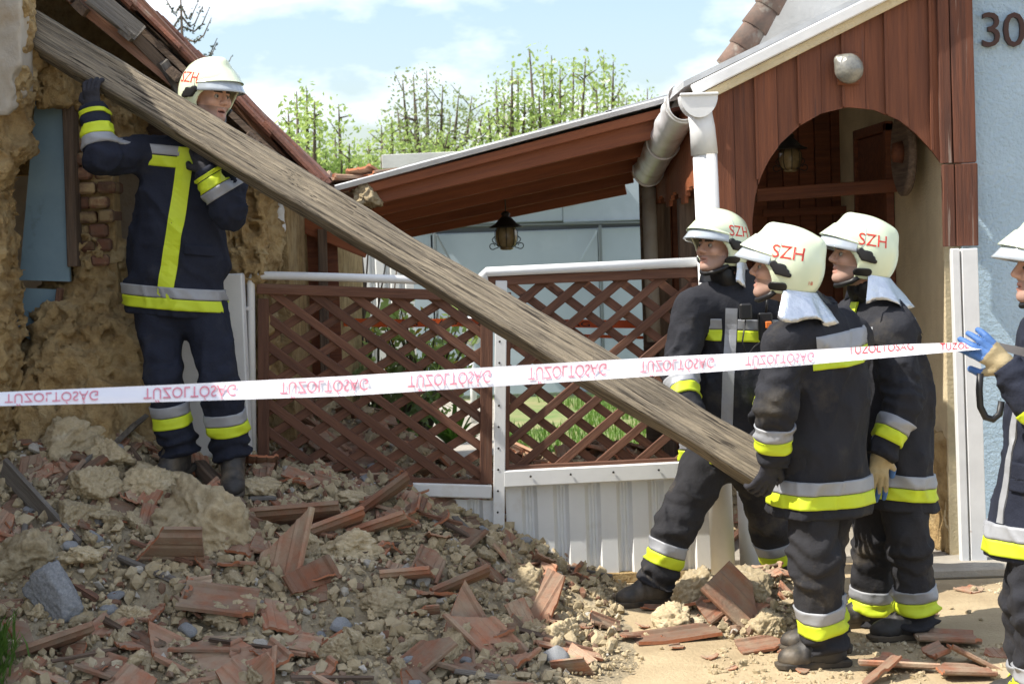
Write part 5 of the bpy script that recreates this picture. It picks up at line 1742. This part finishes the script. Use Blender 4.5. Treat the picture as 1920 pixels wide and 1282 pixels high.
def person(spec):
    J = {k: np.array(P(*v)) for k, v in spec['j'].items()}
    s = spec.get('s', 1.0)
    seed = spec['seed']
    base = (J['ankL'] + J['ankR']) / 2
    base[2] = min(J['ankL'][2], J['ankR'][2]) - .1
    o = empty('person', Vector(base), spec['label'], 'person', None)
    f = unit((spec['fwd'][0], spec['fwd'][1], 0)); left = np.cross((0, 0, 1), f)
    up = unit(J['neck'] - J['pel'])
    # ---- jacket
    neck, pel = J['neck'], J['pel']
    hem = np.array(P(*spec['hem']))
    hem_up = unit(spec.get('hem_up', up))
    bulk = spec.get('bulk', 1.0)
    chest_top = neck - up * .10 * s
    waist = pel + up * .16 * s
    hips = spec.get('hemr', (.225, .175))
    def torso(p):
        d = s_ecap(p, waist, chest_top, left, (.20 * s * bulk, .155 * s * bulk), (.205 * s * bulk, .14 * s * bulk))
        d = smin(d, s_ecap(p, hem - hem_up * .10, waist + up * .08, left, (hips[0] * s * bulk, hips[1] * s * bulk), (.198 * s * bulk, .155 * s * bulk)), .06)
        d = smin(d, s_cap(p, J['shL'], J['shR'], .082 * s), .07)
        d = smin(d, s_cap(p, neck - up * .06, neck + up * .015, .105 * s, .078 * s), .05)
        p2 = p @ A(np.stack([left, f, (0, 0, 1)], 1))
        p3 = p2.copy(); p3[:, 0] += .45 * p2[:, 2]; p3[:, 1] -= .3 * p2[:, 2]
        d = d + .018 * fbm(p2 * A((5, 5, 2.2)), 3, seed) - .022 * (ridge(p3 * A((6, 6, 2.6)) + 3.1, seed + 9) - .25) - .008 * (ridge(p3 * A((13, 13, 7)), seed + 10) - .25) + .005 * fbm(p2 * A((16, 16, 9)), 2, seed + 4)
        return np.maximum(d, (A(hem) - p) @ A(hem_up))
    def sleeve(S):
        a, b, c = J['sh' + S], J['el' + S], J['wr' + S]
        ax1, ax2 = unit(b - a), unit(c - b)
        def fn(p):
            d = s_cap(p, a, b, .087 * s, .074 * s)
            d = smin(d, s_cap(p, b, c, .076 * s, .064 * s), .035)
            L2 = float(np.linalg.norm(c - b))
            t = (p - A(b)) @ A(ax2)
            el = np.linalg.norm(p - A(b), axis=1)
            fold = np.sin(t * 95 + 5 * vnoise(p * 9, seed + 2)) * np.exp(-(el / .13) ** 2) * .006
            fold = fold + np.sin((t - L2) * 120 + 4 * vnoise(p * 11, seed + 3)) * np.exp(-((t - L2) / .06) ** 2) * .004
            d = d + fold * 1.3 + .013 * fbm(p * 9, 3, seed + 6) - .011 * (ridge(p * A((10, 10, 12)), seed + 7) - .25) - .005 * (ridge(p * 24, seed + 8) - .25)
            return np.maximum(d, t - L2 - .015)
        return fn
    slL, slR = sleeve('L'), sleeve('R')
    nk0, nk1 = neck - up * .01 + f * .005, neck + up * .075 * s - f * .005
    def collar(p):
        c_ = s_cap(p, nk0, nk1, .094 * s, .088 * s)
        c_ = np.maximum(c_, -s_cap(p, nk0 - up * .1, nk1 + up * .2, .076 * s))
        return np.maximum(c_, (p - A(nk1)) @ A(unit(up - f * .35))) + .004 * fbm(p * 20, 2, seed)
    def jacket(p):
        d = smin(smin(torso(p), slL(p), .035), slR(p), .035)
        return np.minimum(d, collar(p))
    pts = np.array([J[k] for k in ('shL', 'shR', 'elL', 'elR', 'wrL', 'wrR', 'neck')] + [hem + left * .32, hem - left * .32, hem + f * .27, hem - f * .27, neck + up * .12])
    lo_, hi_ = pts.min(0) - .13, pts.max(0) + .13
    jk = sdf_obj('jacket', jacket, lo_, hi_, .0105, MT[spec.get('cloth', 'cloth')], o)
    # reflective stripes
    ax = hem_up
    hb = spec.get('hem_band', .055)
    c0 = hem
    band('yellow_stripe', torso, c0, ax, hb, hb + .052 * s, MT['yellow'], jk, ref=f, n=140, off=.009)
    band('silver_stripe', torso, c0, ax, hb + .055 * s, hb + .107 * s, MT['silver'], jk, ref=f, n=140, off=.009)
    for (what, h0, h1, a0, a1) in spec.get('chest', []):
        band(what + '_stripe', torso, neck - up * h0, up, 0, h0 - h1, MT[what], jk, ref=f, arc=(a0, a1), n=40)
    for (h0, h1, a0, a1) in spec.get('pocket', []):
        band('pocket_flap', torso, neck - up * h0, up, 0, h0 - h1, MT[spec.get('cloth', 'cloth')], jk, ref=f, arc=(a0, a1), n=24, off=.010)
    for S, sl_ in (('L', slL), ('R', slR)):
        a, b, c = J['sh' + S], J['el' + S], J['wr' + S]
        L2 = float(np.linalg.norm(c - b))
        t0 = spec.get('sl' + S, .42)
        if t0 is not None:
            two_band(sl_, b, c - b, L2 * t0, jk, rmax=.14, n=40, w1=.05 * s, w2=.05 * s, first=spec.get('sl_first', 'silver'), second='yellow' if spec.get('sl_first', 'silver') == 'silver' else 'silver')
        if spec.get('cuff'):
            band('cuff_stripe', sl_, b, c - b, L2 * .86, L2 * .86 + .018, MT['yellow'], jk, rmax=.14, n=40)
    for (what, w_, pth) in spec.get('vert', []):
        # strip running down the front: rays from inside outwards along the given angle
        V, T, O_, D_ = [], [], [], []
        for (h_, an) in pth:
            cc = neck - up * h_
            dv = f * math.cos(R(an)) + left * math.sin(R(an))
            sd_ = np.cross(up, dv)
            for q in (-1, 0, 1):
                org = A(cc + sd_ * q * w_ / 2)
                st = np.linspace(.0, .4, 240)
                ff = torso((org + st[:, None] * A(dv)).astype(np.float32))
                T.append(st[int(np.argmax(ff > 0))]); O_.append(org); D_.append(dv)
        T = np.array(T).reshape(-1, 3)
        Tp = np.pad(T, ((1, 1), (0, 0)), mode='edge')
        T = np.maximum(np.maximum(Tp[:-2], Tp[2:]) * .5 + T * .5, T) + .005
        T[:, 1] = np.maximum(T[:, 1], (T[:, 0] + T[:, 2]) / 2)
        T = T.reshape(-1)
        V = [O_[i] + D_[i] * T[i] for i in range(len(T))]
        B_ = [O_[i] + D_[i] * (T[i] - .010) for i in range(len(T))]
        n_ = len(V)
        F = []
        for i in range(len(pth) - 1):
            for q in (0, 1):
                F.append((3 * i + q, 3 * i + q + 1, 3 * i + q + 4, 3 * i + q + 3))
            F.append((3 * i, 3 * i + 3, n_ + 3 * i + 3, n_ + 3 * i)); F.append((3 * i + 2, n_ + 3 * i + 2, n_ + 3 * i + 5, 3 * i + 5))
        V = V + B_
        link(what + '_front_band', mesh('front_band', V, F, False), MT[what], jk)
    # ---- trousers
    def leg(S):
        a, b, c = J['hip' + S], J['kn' + S], J['ank' + S]
        ax2 = unit(c - b)
        L2 = float(np.linalg.norm(c - b))
        def fn(p):
            d = s_cap(p, a, b, .115 * s, .093 * s)
            d = smin(d, s_cap(p, b, c, .092 * s, .086 * s), .04)
            t = (p - A(b)) @ A(ax2)
            kn = np.linalg.norm(p - A(b), axis=1)
            fold = np.sin(t * 62 + 5 * vnoise(p * 7, seed + 2)) * np.exp(-(kn / .15) ** 2) * .008
            fold = fold + np.sin((t - L2) * 92 + 4 * vnoise(p * 9, seed + 3)) * np.exp(-((t - L2 + .03) / .085) ** 2) * .011
            d = d + fold * 1.25 + .018 * fbm(p * A((7, 7, 4.5)), 3, seed + 16) - .014 * (ridge(p * A((8, 8, 7)), seed + 17) - .25) - .007 * (ridge(p * A((18, 18, 14)), seed + 18) - .25)
            return np.maximum(d, t - L2 - .0)
        return fn
    lgL, lgR = leg('L'), leg('R')
    def trousers(p):
        d = smin(lgL(p), lgR(p), .03)
        return smin(d, s_ecap(p, (J['hipL'] + J['hipR']) / 2, pel + up * .08, left, (.175 * s, .135 * s), (.16 * s, .13 * s)), .05)
    pts = np.array([J[k] for k in ('hipL', 'hipR', 'knL', 'knR', 'ankL', 'ankR', 'pel')])
    tr = sdf_obj('trousers', trousers, pts.min(0) - .2, pts.max(0) + .2, .0115, MT[spec.get('tcloth', 'cloth_trousers')], o)
    for S, lg in (('L', lgL), ('R', lgR)):
        b, c = J['kn' + S], J['ank' + S]
        L2 = float(np.linalg.norm(c - b))
        two_band(lg, b, c - b, L2 * spec.get('lb' + S, .50), tr, rmax=.17, n=44, w1=.052 * s, w2=.052 * s)
    # ---- boots
    for S in 'LR':
        an = J['ank' + S]
        td = unit(spec['toe' + S])
        gz_ = spec.get('gz' + S, None)
        sole_z = gz_ if gz_ is not None else an[2] - .115 * s
        td = unit(td)
        sd_ = unit(np.cross(td, (0, 0, 1)))
        upv = np.cross(sd_, td)
        foot = np.array([an[0], an[1], sole_z])
        ft = foot - td * .0 * s
        def boot(p, ft=ft, td=td, sd_=sd_, upv=upv, an=an):
            d = s_ecap(p, ft - td * .04 * s + upv * .050, ft + td * .12 * s + upv * .045, sd_, (.042 * s, .046 * s), (.050 * s, .040 * s))
            d = smin(d, s_ell(p @ A(np.stack([td, sd_, upv], 1)), A((ft + td * .135 * s + upv * .044)) @ A(np.stack([td, sd_, upv], 1)), (.062 * s, .053 * s, .042 * s)), .03)
            d = smin(d, s_cap(p, ft + td * .06 * s + upv * .075, an + (an - ft) * .3, .045 * s, .062 * s), .04)
            d = smin(d, s_cap(p, ft - td * .02 * s + upv * .05, an + (an - ft) * .6, .05 * s, .064 * s), .03)
            d = d + .0025 * fbm(p * 40, 2, seed) + .003 * np.sin(((p - A(ft)) @ A(td)) * 120) * np.exp(-((((p - A(ft)) @ A(td)) - .07) / .04) ** 2)
            return np.maximum(d, (A(ft + upv * .022) - p) @ A(upv))
        pts = np.array([ft - td * .1, ft + td * .22, an + (0, 0, .1)])
        bt = sdf_obj('boot', boot, pts.min(0) - .09, pts.max(0) + .09, .0075, MT['boot'], o)
        V = []
        prof = [(-.098, .030), (-.085, .042), (-.04, .046), (.02, .043), (.07, .05), (.13, .056), (.175, .048), (.200, .025)]
        ring = [(x, y) for x, y in prof] + [(x, -y) for x, y in prof[::-1]]
        for h_, k_ in ((0, .95), (.008, 1.02), (.024, 1.03), (.03, .95)):
            V += [ft + td * x * s * k_ + sd_ * y * s * k_ + upv * h_ for x, y in ring]
        n = len(ring)
        F = [tuple(range(n)), tuple(range(3 * n, 4 * n))[::-1]]
        for r_ in range(3):
            F += [(r_ * n + i, r_ * n + (i + 1) % n, (r_ + 1) * n + (i + 1) % n, (r_ + 1) * n + i) for i in range(n)]
        link('sole', mesh('sole', V, F), MT['sole'], bt)
    # ---- body with head
    M3 = head_frame(spec['look'], R(spec.get('pitch', 0)), R(spec.get('roll', 0)))
    hc = Vector(J['head'])
    Mn = np.array(M3, dtype=np.float32)
    def to_head(p): return (p - A(hc)) @ Mn
    om = spec.get('mouth', 0)
    nk = A(to_head(A(neck)[None])[0])
    def hsdf(q):
        d = head_sdf(q, om)
        d = smin(d, s_cap(q, (-.022, 0, -.055), nk, .060, .066), .03)
        a_ = q.copy(); a_[:, 1] = np.abs(a_[:, 1])
        return d
    V, Q = sdf_mesh(hsdf, np.minimum((-.13, -.11, -.16), nk - .08), np.maximum((.14, .11, .15), nk + .08), .0042)
    W = (V @ Mn.T.astype(np.float64)) + np.array(hc)
    nV = len(W)
    # the rest of the body inside the clothes, same mesh
    def inner(p):
        d = s_ecap(p, pel, neck - up * .12, left, (.13 * s, .09 * s), (.15 * s, .09 * s))
        d = smin(d, s_cap(p, neck - up * .14, neck + up * .03, .07, .055), .04)
        for S in 'LR':
            d = smin(d, s_cap(p, J['sh' + S], J['el' + S], .045, .04), .03)
            d = smin(d, s_cap(p, J['el' + S], J['wr' + S], .04, .03), .02)
            d = smin(d, s_cap(p, J['hip' + S], J['kn' + S], .07, .05), .03)
            d = smin(d, s_cap(p, J['kn' + S], J['ank' + S], .05, .04), .02)
        return d
    pts = np.array(list(J.values()))
    V2, Q2 = sdf_mesh(inner, pts.min(0) - .12, pts.max(0) + .12, .028)
    body_me = mesh('body', np.concatenate([W, V2]), np.concatenate([Q, Q2 + nV]), True)
    for m_ in ('skin', 'lips', 'brow', 'stubble', 'mouth'): body_me.materials.append(MT[m_])
    def reg(c):
        q = (c - np.array(hc)) @ np.array(M3)
        ay = np.abs(q[:, 1])
        r_ = np.zeros(len(q), dtype=np.int32)
        jaw = (q[:, 2] < -.045) & (q[:, 2] > -.125) & (q[:, 0] > -.01)
        r_[jaw] = 3
        lips = (ay < .024) & (q[:, 0] > .084) & (q[:, 2] < -.053) & (q[:, 2] > -.084 - om)
        r_[lips] = 1
        if om: r_[(ay < .021) & (q[:, 2] < -.064) & (q[:, 2] > -.068 - om * .6) & (q[:, 0] > .05) & (q[:, 0] < .0915)] = 4
        r_[(q[:, 2] > .018) & (q[:, 2] < .0295) & (ay > .010) & (ay < .05) & (q[:, 0] > .06)] = 2
        return r_
    shade_regions(body_me, reg)
    body = link('body', body_me, None, o)
    for sg in (-1, 1):
        c_ = hc + M3 @ Vector((.081, sg * .031, .000))
        bm = bmesh.new(); bmesh.ops.create_uvsphere(bm, u_segments=14, v_segments=10, radius=.0118)
        e_ = link('eye', bm_mesh('eye', bm, True), MT['eye'], body, Matrix.Translation(c_))
        c_ = hc + M3 @ Vector((.0885, sg * .031, .000))
        bm = bmesh.new(); bmesh.ops.create_uvsphere(bm, u_segments=10, v_segments=8, radius=.0062)
        link('iris', bm_mesh('iris', bm, True), MT['iris'], body, Matrix.Translation(c_))
    # ---- helmet
    V, Q = sdf_mesh(helmet_sdf, (-.19, -.16, -.14), (.19, .16, .21), .0052)
    W = (V @ np.array(M3).T) + np.array(hc)
    he = link('helmet', mesh('helmet', W, Q, True), MT['helmet'], o)
    to_w = lambda p: [hc + M3 @ Vector(q) for q in p]
    # visor: curved peak swung up over the brow
    V, F = [], []
    nu, nv = 29, 7
    for j in range(nv):
        t = j / (nv - 1)
        for i in range(nu):
            a = R(-74 + 148 * i / (nu - 1))
            z0, z1 = .100, .030
            z = z0 + (z1 - z0) * t - .018 * (1 - math.cos(a)) * t
            rx = .147 + .052 * t ** 1.2; ry = .108 + .022 * t
            V.append((-.002 + rx * math.cos(a), ry * math.sin(a), z))
    n = len(V)
    V = V + [(x - .004, y * .97, z - .003) for x, y, z in V]
    for j in range(nv - 1):
        for i in range(nu - 1):
            q = j * nu + i
            F += [(q, q + 1, q + nu + 1, q + nu), (n + q, n + q + nu, n + q + nu + 1, n + q + 1)]
    for i in range(nu - 1):
        q = (nv - 1) * nu + i
        F += [(q, q + 1, n + q + 1, n + q), (i, n + i, n + i + 1, i + 1)]
    vs = link('visor', mesh('visor', to_w(V), F, True), MT['visor'], he)
    # pale shell bow above the peak
    V, F = [], []
    for j in range(5):
        t = j / 4
        for i in range(nu):
            a = R(-78 + 156 * i / (nu - 1))
            z = .128 - .052 * t - .030 * (1 - math.cos(a))
            rx = .118 + .056 * t; ry = .098 + .026 * t
            V.append((.004 + rx * math.cos(a), ry * math.sin(a), z))
    for j in range(4):
        for i in range(nu - 1):
            q = j * nu + i
            F.append((q, q + 1, q + nu + 1, q + nu))
    link('brow_shell', mesh('brow_shell', to_w(V), F, True), MT['helmet'], he)
    # side fittings
    def fit(side, fn2, h0, nm, m_):
        def sd3(q):
            o_ = helmet_outer(q)
            sh_ = np.abs(o_ - h0 * .3) - h0
            d2 = fn2(q[:, 0], q[:, 2])
            return np.maximum(smax(sh_, d2, .003), -(q[:, 1] * side) + .03)
        lo3 = (-.11, .05 if side > 0 else -.16, -.10); hi3 = (.11, .16 if side > 0 else -.05, .07)
        V, Q = sdf_mesh(sd3, lo3, hi3, .0038)
        W = (V @ np.array(M3).T) + np.array(hc)
        link(nm, mesh(nm, W, Q, True), MT[m_], he)
    def c2(x, z, a, b, r):
        ab = (b[0] - a[0], b[1] - a[1]); L_ = ab[0] ** 2 + ab[1] ** 2
        t = np.clip(((x - a[0]) * ab[0] + (z - a[1]) * ab[1]) / max(L_, 1e-9), 0, 1)
        return np.hypot(x - a[0] - t * ab[0], z - a[1] - t * ab[1]) - r
    def clip_shape(x, z):
        d = c2(x, z, (.032, .020), (.032, .021), .015)
        d = np.minimum(d, c2(x, z, (.020, .006), (-.018, -.006), .016))
        d = np.minimum(d, c2(x, z, (.010, .014), (-.006, .012), .014))
        return np.minimum(d, c2(x, z, (.018, -.008), (-.034, -.014), .009))
    def oval(x, z): return c2(x, z, (.026, -.064), (-.016, -.062), .0165)
    sides = spec.get('sides', (1,))
    for sg in sides:
        fit(sg, clip_shape, .008, 'visor_clip', 'black')
        fit(sg, oval, .005, 'ear_insert', 'black')
        project_text(TXT_SZH, helmet_outer, M3, hc, (-.018, .070), sg, MT['red_print'], he)
    for sg in sides:
        zz_ = np.linspace(.150, .036, 16); xx_ = .012 + .018 * np.linspace(0, 1, 16) ** 2
        ys_ = np.linspace(.0, .16, 200)
        pts_ = np.stack([np.repeat(xx_, 200), np.tile(ys_, 16) * sg, np.repeat(zz_, 200)], 1)
        kk = np.argmax(helmet_outer(pts_.astype(np.float32)).reshape(16, 200) > 0, axis=1)
        tube('seam', to_w([(xx_[i], sg * (ys_[kk[i]] + .0003), zz_[i]) for i in range(16)]), .0011, MT['visor'], he, 6)
    if spec.get('num'):
        project_text(TXT_18, helmet_outer, M3, hc, (-.118, -.035), 1, MT['red_print'], he, name='number')
    # neck flap
    V, F = [], []
    nu, nv = 33, 7
    r2 = np.random.default_rng(seed)
    for j in range(nv):
        t = j / (nv - 1)
        for i in range(nu):
            a = R(82 + 196 * i / (nu - 1))
            fl = spec.get('flap', .045) * t
            k_ = (.010 * math.sin(i * .9 + seed) + .014 * math.sin(i * .37 + seed * 2) + .006 * math.sin(i * 2.1 + j)) * t
            V.append((-.030 + (.112 + fl + k_) * math.cos(a) * (1.05 if math.cos(a) < 0 else .6), (.108 + fl * .6 + k_) * math.sin(a), -.070 - .108 * t - .014 * math.sin(i * .6 + seed) * t))
    n = len(V)
    V = V + [(x * .985, y * .985, z) for x, y, z in V]
    for j in range(nv - 1):
        for i in range(nu - 1):
            q = j * nu + i
            F += [(q, q + nu, q + nu + 1, q + 1), (n + q, n + q + 1, n + q + nu + 1, n + q + nu)]
    for i in range(nu - 1):
        q = (nv - 1) * nu + i
        F.append((q, n + q, n + q + 1, q + 1))
    link('neck_flap', mesh('neck_flap', to_w(V), F, True), MT['flap'], he)
    # chin strap
    pth = [(.012, .082, -.085), (.035, .068, -.108), (.062, .040, -.124), (.078, 0, -.131), (.062, -.040, -.124), (.035, -.068, -.108), (.012, -.082, -.085)]
    tube('chin_strap', to_w(pth), .0115, MT['black'], he, 8)
    # balaclava / scarf at the throat
    sc1 = neck * .45 + np.array(hc + M3 @ Vector((-.02, 0, -.07))) * .55
    sdf_obj('neck_scarf', lambda p: np.abs(s_cap(p, neck - up * .01, sc1, .078, .072) - .004) - .006 + .004 * fbm(p * 25, 2, 2), np.minimum(neck, np.array(hc)) - .14, np.maximum(neck, np.array(hc)) + .14, .008, MT['black'], o)
    # ---- gloves
    for S in 'LR':
        hs = spec.get('hand' + S)
        if not hs: continue
        fn, lo_, hi_ = hand_sdf(J['wr' + S], hs['d'], hs['n'], hs.get('curl', .4), hs.get('th', 1), 1.05 * s, curls=hs.get('curls'))
        ob = sdf_obj('glove', fn, lo_, hi_, .0048, [MT[hs['m']], MT[hs.get('m2', hs['m'])]], o)
        if hs.get('m2'):
            nrm_ = unit(hs['n']); w_ = np.array(J['wr' + S]); dd = unit(hs['d'])
            def rg(c, nrm_=nrm_, w_=w_, dd=dd, cut=hs.get('cut', .0)):
                q = c - w_
                return ((q @ nrm_ > .004) | (q @ dd > .10 + cut)).astype(np.int32)
            shade_regions(ob.data, rg)
    return o, J, torso, M3, hc

E_ = 0
# the man standing on the heap
p0 = person(dict(label='firefighter on the rubble heap holding up the beam\'s upper end', seed=3, cloth='cloth_navy', tcloth='cloth_navy', s=.98, bulk=1.0,
    fwd=(.10, -1), look=(.76, -.65), pitch=-8, roll=-4, mouth=.009, sides=(1, -1), flap=.02,
    j=dict(head=(394, 180, 8.0), neck=(352, 268, 8.10), pel=(330, 545, 8.10), shR=(268, 288, 8.05), shL=(428, 312, 8.07),
           elR=(190, 298, 7.86), wrR=(176, 205, 7.93), elL=(432, 398, 7.88), wrL=(383, 322, 7.86),
           hipR=(296, 575, 8.08), hipL=(380, 580, 8.08), knR=(308, 715, 7.98), knL=(412, 718, 7.98), ankR=(334, 850, 8.04), ankL=(436, 858, 8.04)),
    hem=(330, 592, 8.10), hem_up=(.11, 0, 1), hem_band=.035, hemr=(.275, .175), pocket=[(.52, .475, 12, 52)],
    chest=[('silver', .070, .025, -62, -8), ('yellow', .125, .075, -62, -8)], vert=[('yellow', .075, [(.03 + .025 * k, 4 - .55 * k) for k in range(0, 31)])],
    slL=.38, slR=.22, sl_first='silver', cuff=True,
    toeR=(-.55, -.75, -.35), toeL=(.12, -.9, -.35), lbL=.38, lbR=.30,
    handR=dict(d=(-.12, .05, 1), n=(.35, .9, .0), curl=.62, th=-1, m='glove_dark'), handL=dict(d=(-.25, .35, .9), n=(.2, .8, -.3), curl=.5, th=-1, m='glove_dark')))

# the striding man at the gate
p1 = person(dict(label='tall firefighter striding past the gate, looking up at the house', seed=11, cloth='cloth', s=1.03,
    fwd=(-.28, -.96), look=(-.80, -.60), pitch=6, sides=(1, -1), flap=.03,
    j=dict(head=(1347, 463, 8.08), neck=(1378, 540, 8.14), pel=(1368, 800, 8.18), shR=(1300, 578, 8.06), shL=(1458, 585, 8.18),
           elR=(1272, 700, 7.98), wrR=(1300, 790, 7.80), elL=(1462, 705, 8.05), wrL=(1430, 790, 7.85),
           hipR=(1334, 850, 8.15), hipL=(1408, 850, 8.20), knR=(1268, 985, 8.06), knL=(1446, 985, 8.30), ankR=(1228, 1098, 8.05), ankL=(1468, 1100, 8.45)),
    hem=(1366, 872, 8.18), hem_up=(0, 0, 1), hem_band=.03, hemr=(.24, .17),
    chest=[('silver', .185, .135, -75, -12), ('yellow', .24, .188, -75, -12), ('silver', .185, .135, 16, 75), ('yellow', .24, .188, 16, 75)],
    vert=[('silver', .055, [(.09 + .025 * k, 4) for k in range(0, 27)])],
    slL=.3, slR=.18, toeR=(-.92, -.35, 0), toeL=(-.4, -.9, 0), lbL=.2, lbR=.28, gzR=.0, gzL=.02,
    handR=dict(d=(.3, -.3, -.9), n=(.9, -.2, .3), curl=.5, th=1, m='glove_dark'), handL=dict(d=(-.2, -.4, -.8), n=(-.9, -.2, .3), curl=.5, th=-1, m='glove_dark')))

# front man of the pair, back half turned
p2 = person(dict(label='firefighter with his back half turned, gripping the beam\'s lower end', seed=19, cloth='cloth', s=1.0,
    fwd=(-.75, .66), look=(-.97, .18), pitch=10, sides=(1,), num=1, flap=.085,
    j=dict(head=(1466, 506, 6.74), neck=(1530, 592, 6.82), pel=(1548, 830, 6.84), shL=(1474, 645, 6.66), shR=(1596, 632, 6.98),
           elL=(1452, 768, 6.60), wrL=(1450, 862, 6.66), elR=(1580, 765, 7.05), wrR=(1500, 800, 7.10),
           hipL=(1520, 850, 6.76), hipR=(1568, 845, 6.92), knL=(1530, 1050, 6.70), knR=(1535, 1040, 6.96), ankL=(1548, 1215, 6.76), ankR=(1552, 1185, 7.0)),
    hem=(1532, 962, 6.82), hem_up=(.02, 0, 1), hem_band=.045, hemr=(.225, .20),
    chest=[('silver', .135, .062, 120, 240), ('yellow', .195, .139, 114, 246)],
    slL=.30, slR=.3, toeL=(-.96, -.1, 0), toeR=(-.9, .2, 0), lbL=.50, lbR=.5, gzL=.0, gzR=.0,
    handL=dict(d=(-.35, .05, -.9), n=(-.2, .8, .2), curl=.55, th=-1, m='glove_dark'), handR=dict(d=(-.9, -.2, -.2), n=(0, -.3, -.9), curl=.5, th=1, m='glove_dark')))

# man behind him in profile
p3 = person(dict(label='firefighter in profile by the cream wall, work glove hanging at his side', seed=27, cloth='cloth', s=1.0,
    fwd=(-.90, -.42), look=(-.98, -.10), pitch=10, sides=(1,), flap=.09,
    j=dict(head=(1609, 482, 7.20), neck=(1640, 568, 7.26), pel=(1668, 815, 7.28), shL=(1672, 632, 7.10), shR=(1590, 612, 7.42),
           elL=(1696, 752, 7.02), wrL=(1650, 850, 6.98), elR=(1560, 740, 7.45), wrR=(1530, 800, 7.3),
           hipL=(1690, 850, 7.20), hipR=(1642, 850, 7.36), knL=(1706, 1020, 7.14), knR=(1640, 1025, 7.40), ankL=(1714, 1172, 7.18), ankR=(1640, 1165, 7.45)),
    hem=(1676, 948, 7.26), hem_up=(.12, 0, 1), hem_band=.05, hemr=(.22, .20),
    chest=[('silver', .130, .078, -50, 82), ('yellow', .186, .133, -50, 82), ('silver', .130, .078, 130, 200), ('yellow', .186, .133, 130, 200)],
    vert=[('yellow', .045, [(-.01 + .04 * k, 5) for k in range(0, 9)])],
    slL=.34, slR=.3, toeL=(-.97, -.15, 0), toeR=(-.95, -.1, 0), lbL=.52, lbR=.52, gzL=.0, gzR=.0,
    handL=dict(d=(-.12, -.05, -1), n=(-.2, .95, 0), curl=.22, th=-1, m='glove_tan', m2='glove_blue', cut=.5), handR=dict(d=(-.9, -.2, -.2), n=(0, -.3, -.9), curl=.5, th=1, m='glove_tan')))

# man at the right edge holding the tape
p4 = person(dict(label='firefighter holding the barrier tape in a blue and tan glove', seed=35, cloth='cloth_navy', tcloth='cloth', s=.98,
    fwd=(-.95, -.15), look=(-1, .02), pitch=6, sides=(1,), flap=.05,
    j=dict(head=(1964, 505, 5.91), neck=(1999, 598, 5.94), pel=(1972, 870, 5.96), shL=(2006, 652, 5.76), shR=(1989, 650, 6.12),
           elL=(1982, 800, 5.68), wrL=(1890, 690, 5.74), elR=(1989, 790, 6.16), wrR=(1999, 850, 6.16),
           hipL=(1969, 905, 5.88), hipR=(1964, 905, 6.04), knL=(1942, 1130, 5.84), knR=(1926, 1130, 6.06), ankL=(1949, 1315, 5.88), ankR=(1946, 1300, 6.11)),
    hem=(1959, 1042, 5.94), hem_up=(0, 0, 1), hem_band=.02, hemr=(.225, .215), pocket=[(.56, .50, 20, 75), (.60, .555, 20, 75)],
    slL=.02, slR=.3, sl_first='silver', toeL=(-.97, -.15, 0), toeR=(-.95, .1, 0), lbL=.62, lbR=.62, gzL=.0, gzR=.0,
    vert=[('silver', .03, [(.08 + .025 * k, 12) for k in range(0, 26)])],
    handL=dict(d=(-.72, .0, .62), n=(-.05, 1, .0), curl=.42, th=-1, m='glove_tan', m2='glove_blue', cut=-.01), handR=dict(d=(-.9, -.1, -.3), n=(0, -.3, -.9), curl=.5, th=1, m='glove_tan')))

# ------------------------------------------------------------------ small kit on the clothes
def kit(pr, name, label, pts_px, rad, m, cat='radio'):
    o_ = tube(name, [P(*q) for q in pts_px], rad, MT[m], None, 8)
    tag(o_, label, cat)
    return o_
rd = empty('radio', P(1440, 610, 7.93), 'black handheld radio clipped to the striding man\'s chest', 'radio')
boxw('radio_body', P(1424, 640, 7.96), P(1446, 585, 8.0), MT['black'], rd, bev=.006)
boxw('speaker', P(1388, 600, 7.93), P(1408, 568, 7.97), MT['black'], rd, bev=.008)
tube('antenna', [P(1436, 586, 7.97), P(1439, 556, 7.97)], .006, MT['black'], rd, 8)
tube('cable', [P(1398, 600, 7.94), P(1392, 640, 7.92), P(1400, 668, 7.91), P(1414, 650, 7.93), P(1430, 638, 7.95)], .004, MT['black'], rd, 6)
boxw('orange_button', P(1436, 616, 7.935), P(1446, 602, 7.955), MT['orange'], rd, bev=.004)
pts = [(1838, 700), (1836, 730), (1838, 762), (1848, 782), (1862, 786), (1874, 776), (1878, 752)]
lp = kit(None, 'coiled_cord', 'thick black coiled cord looped beside the tape holder', [(a, b, 5.72) for a, b in pts], .012, 'black', 'cord')
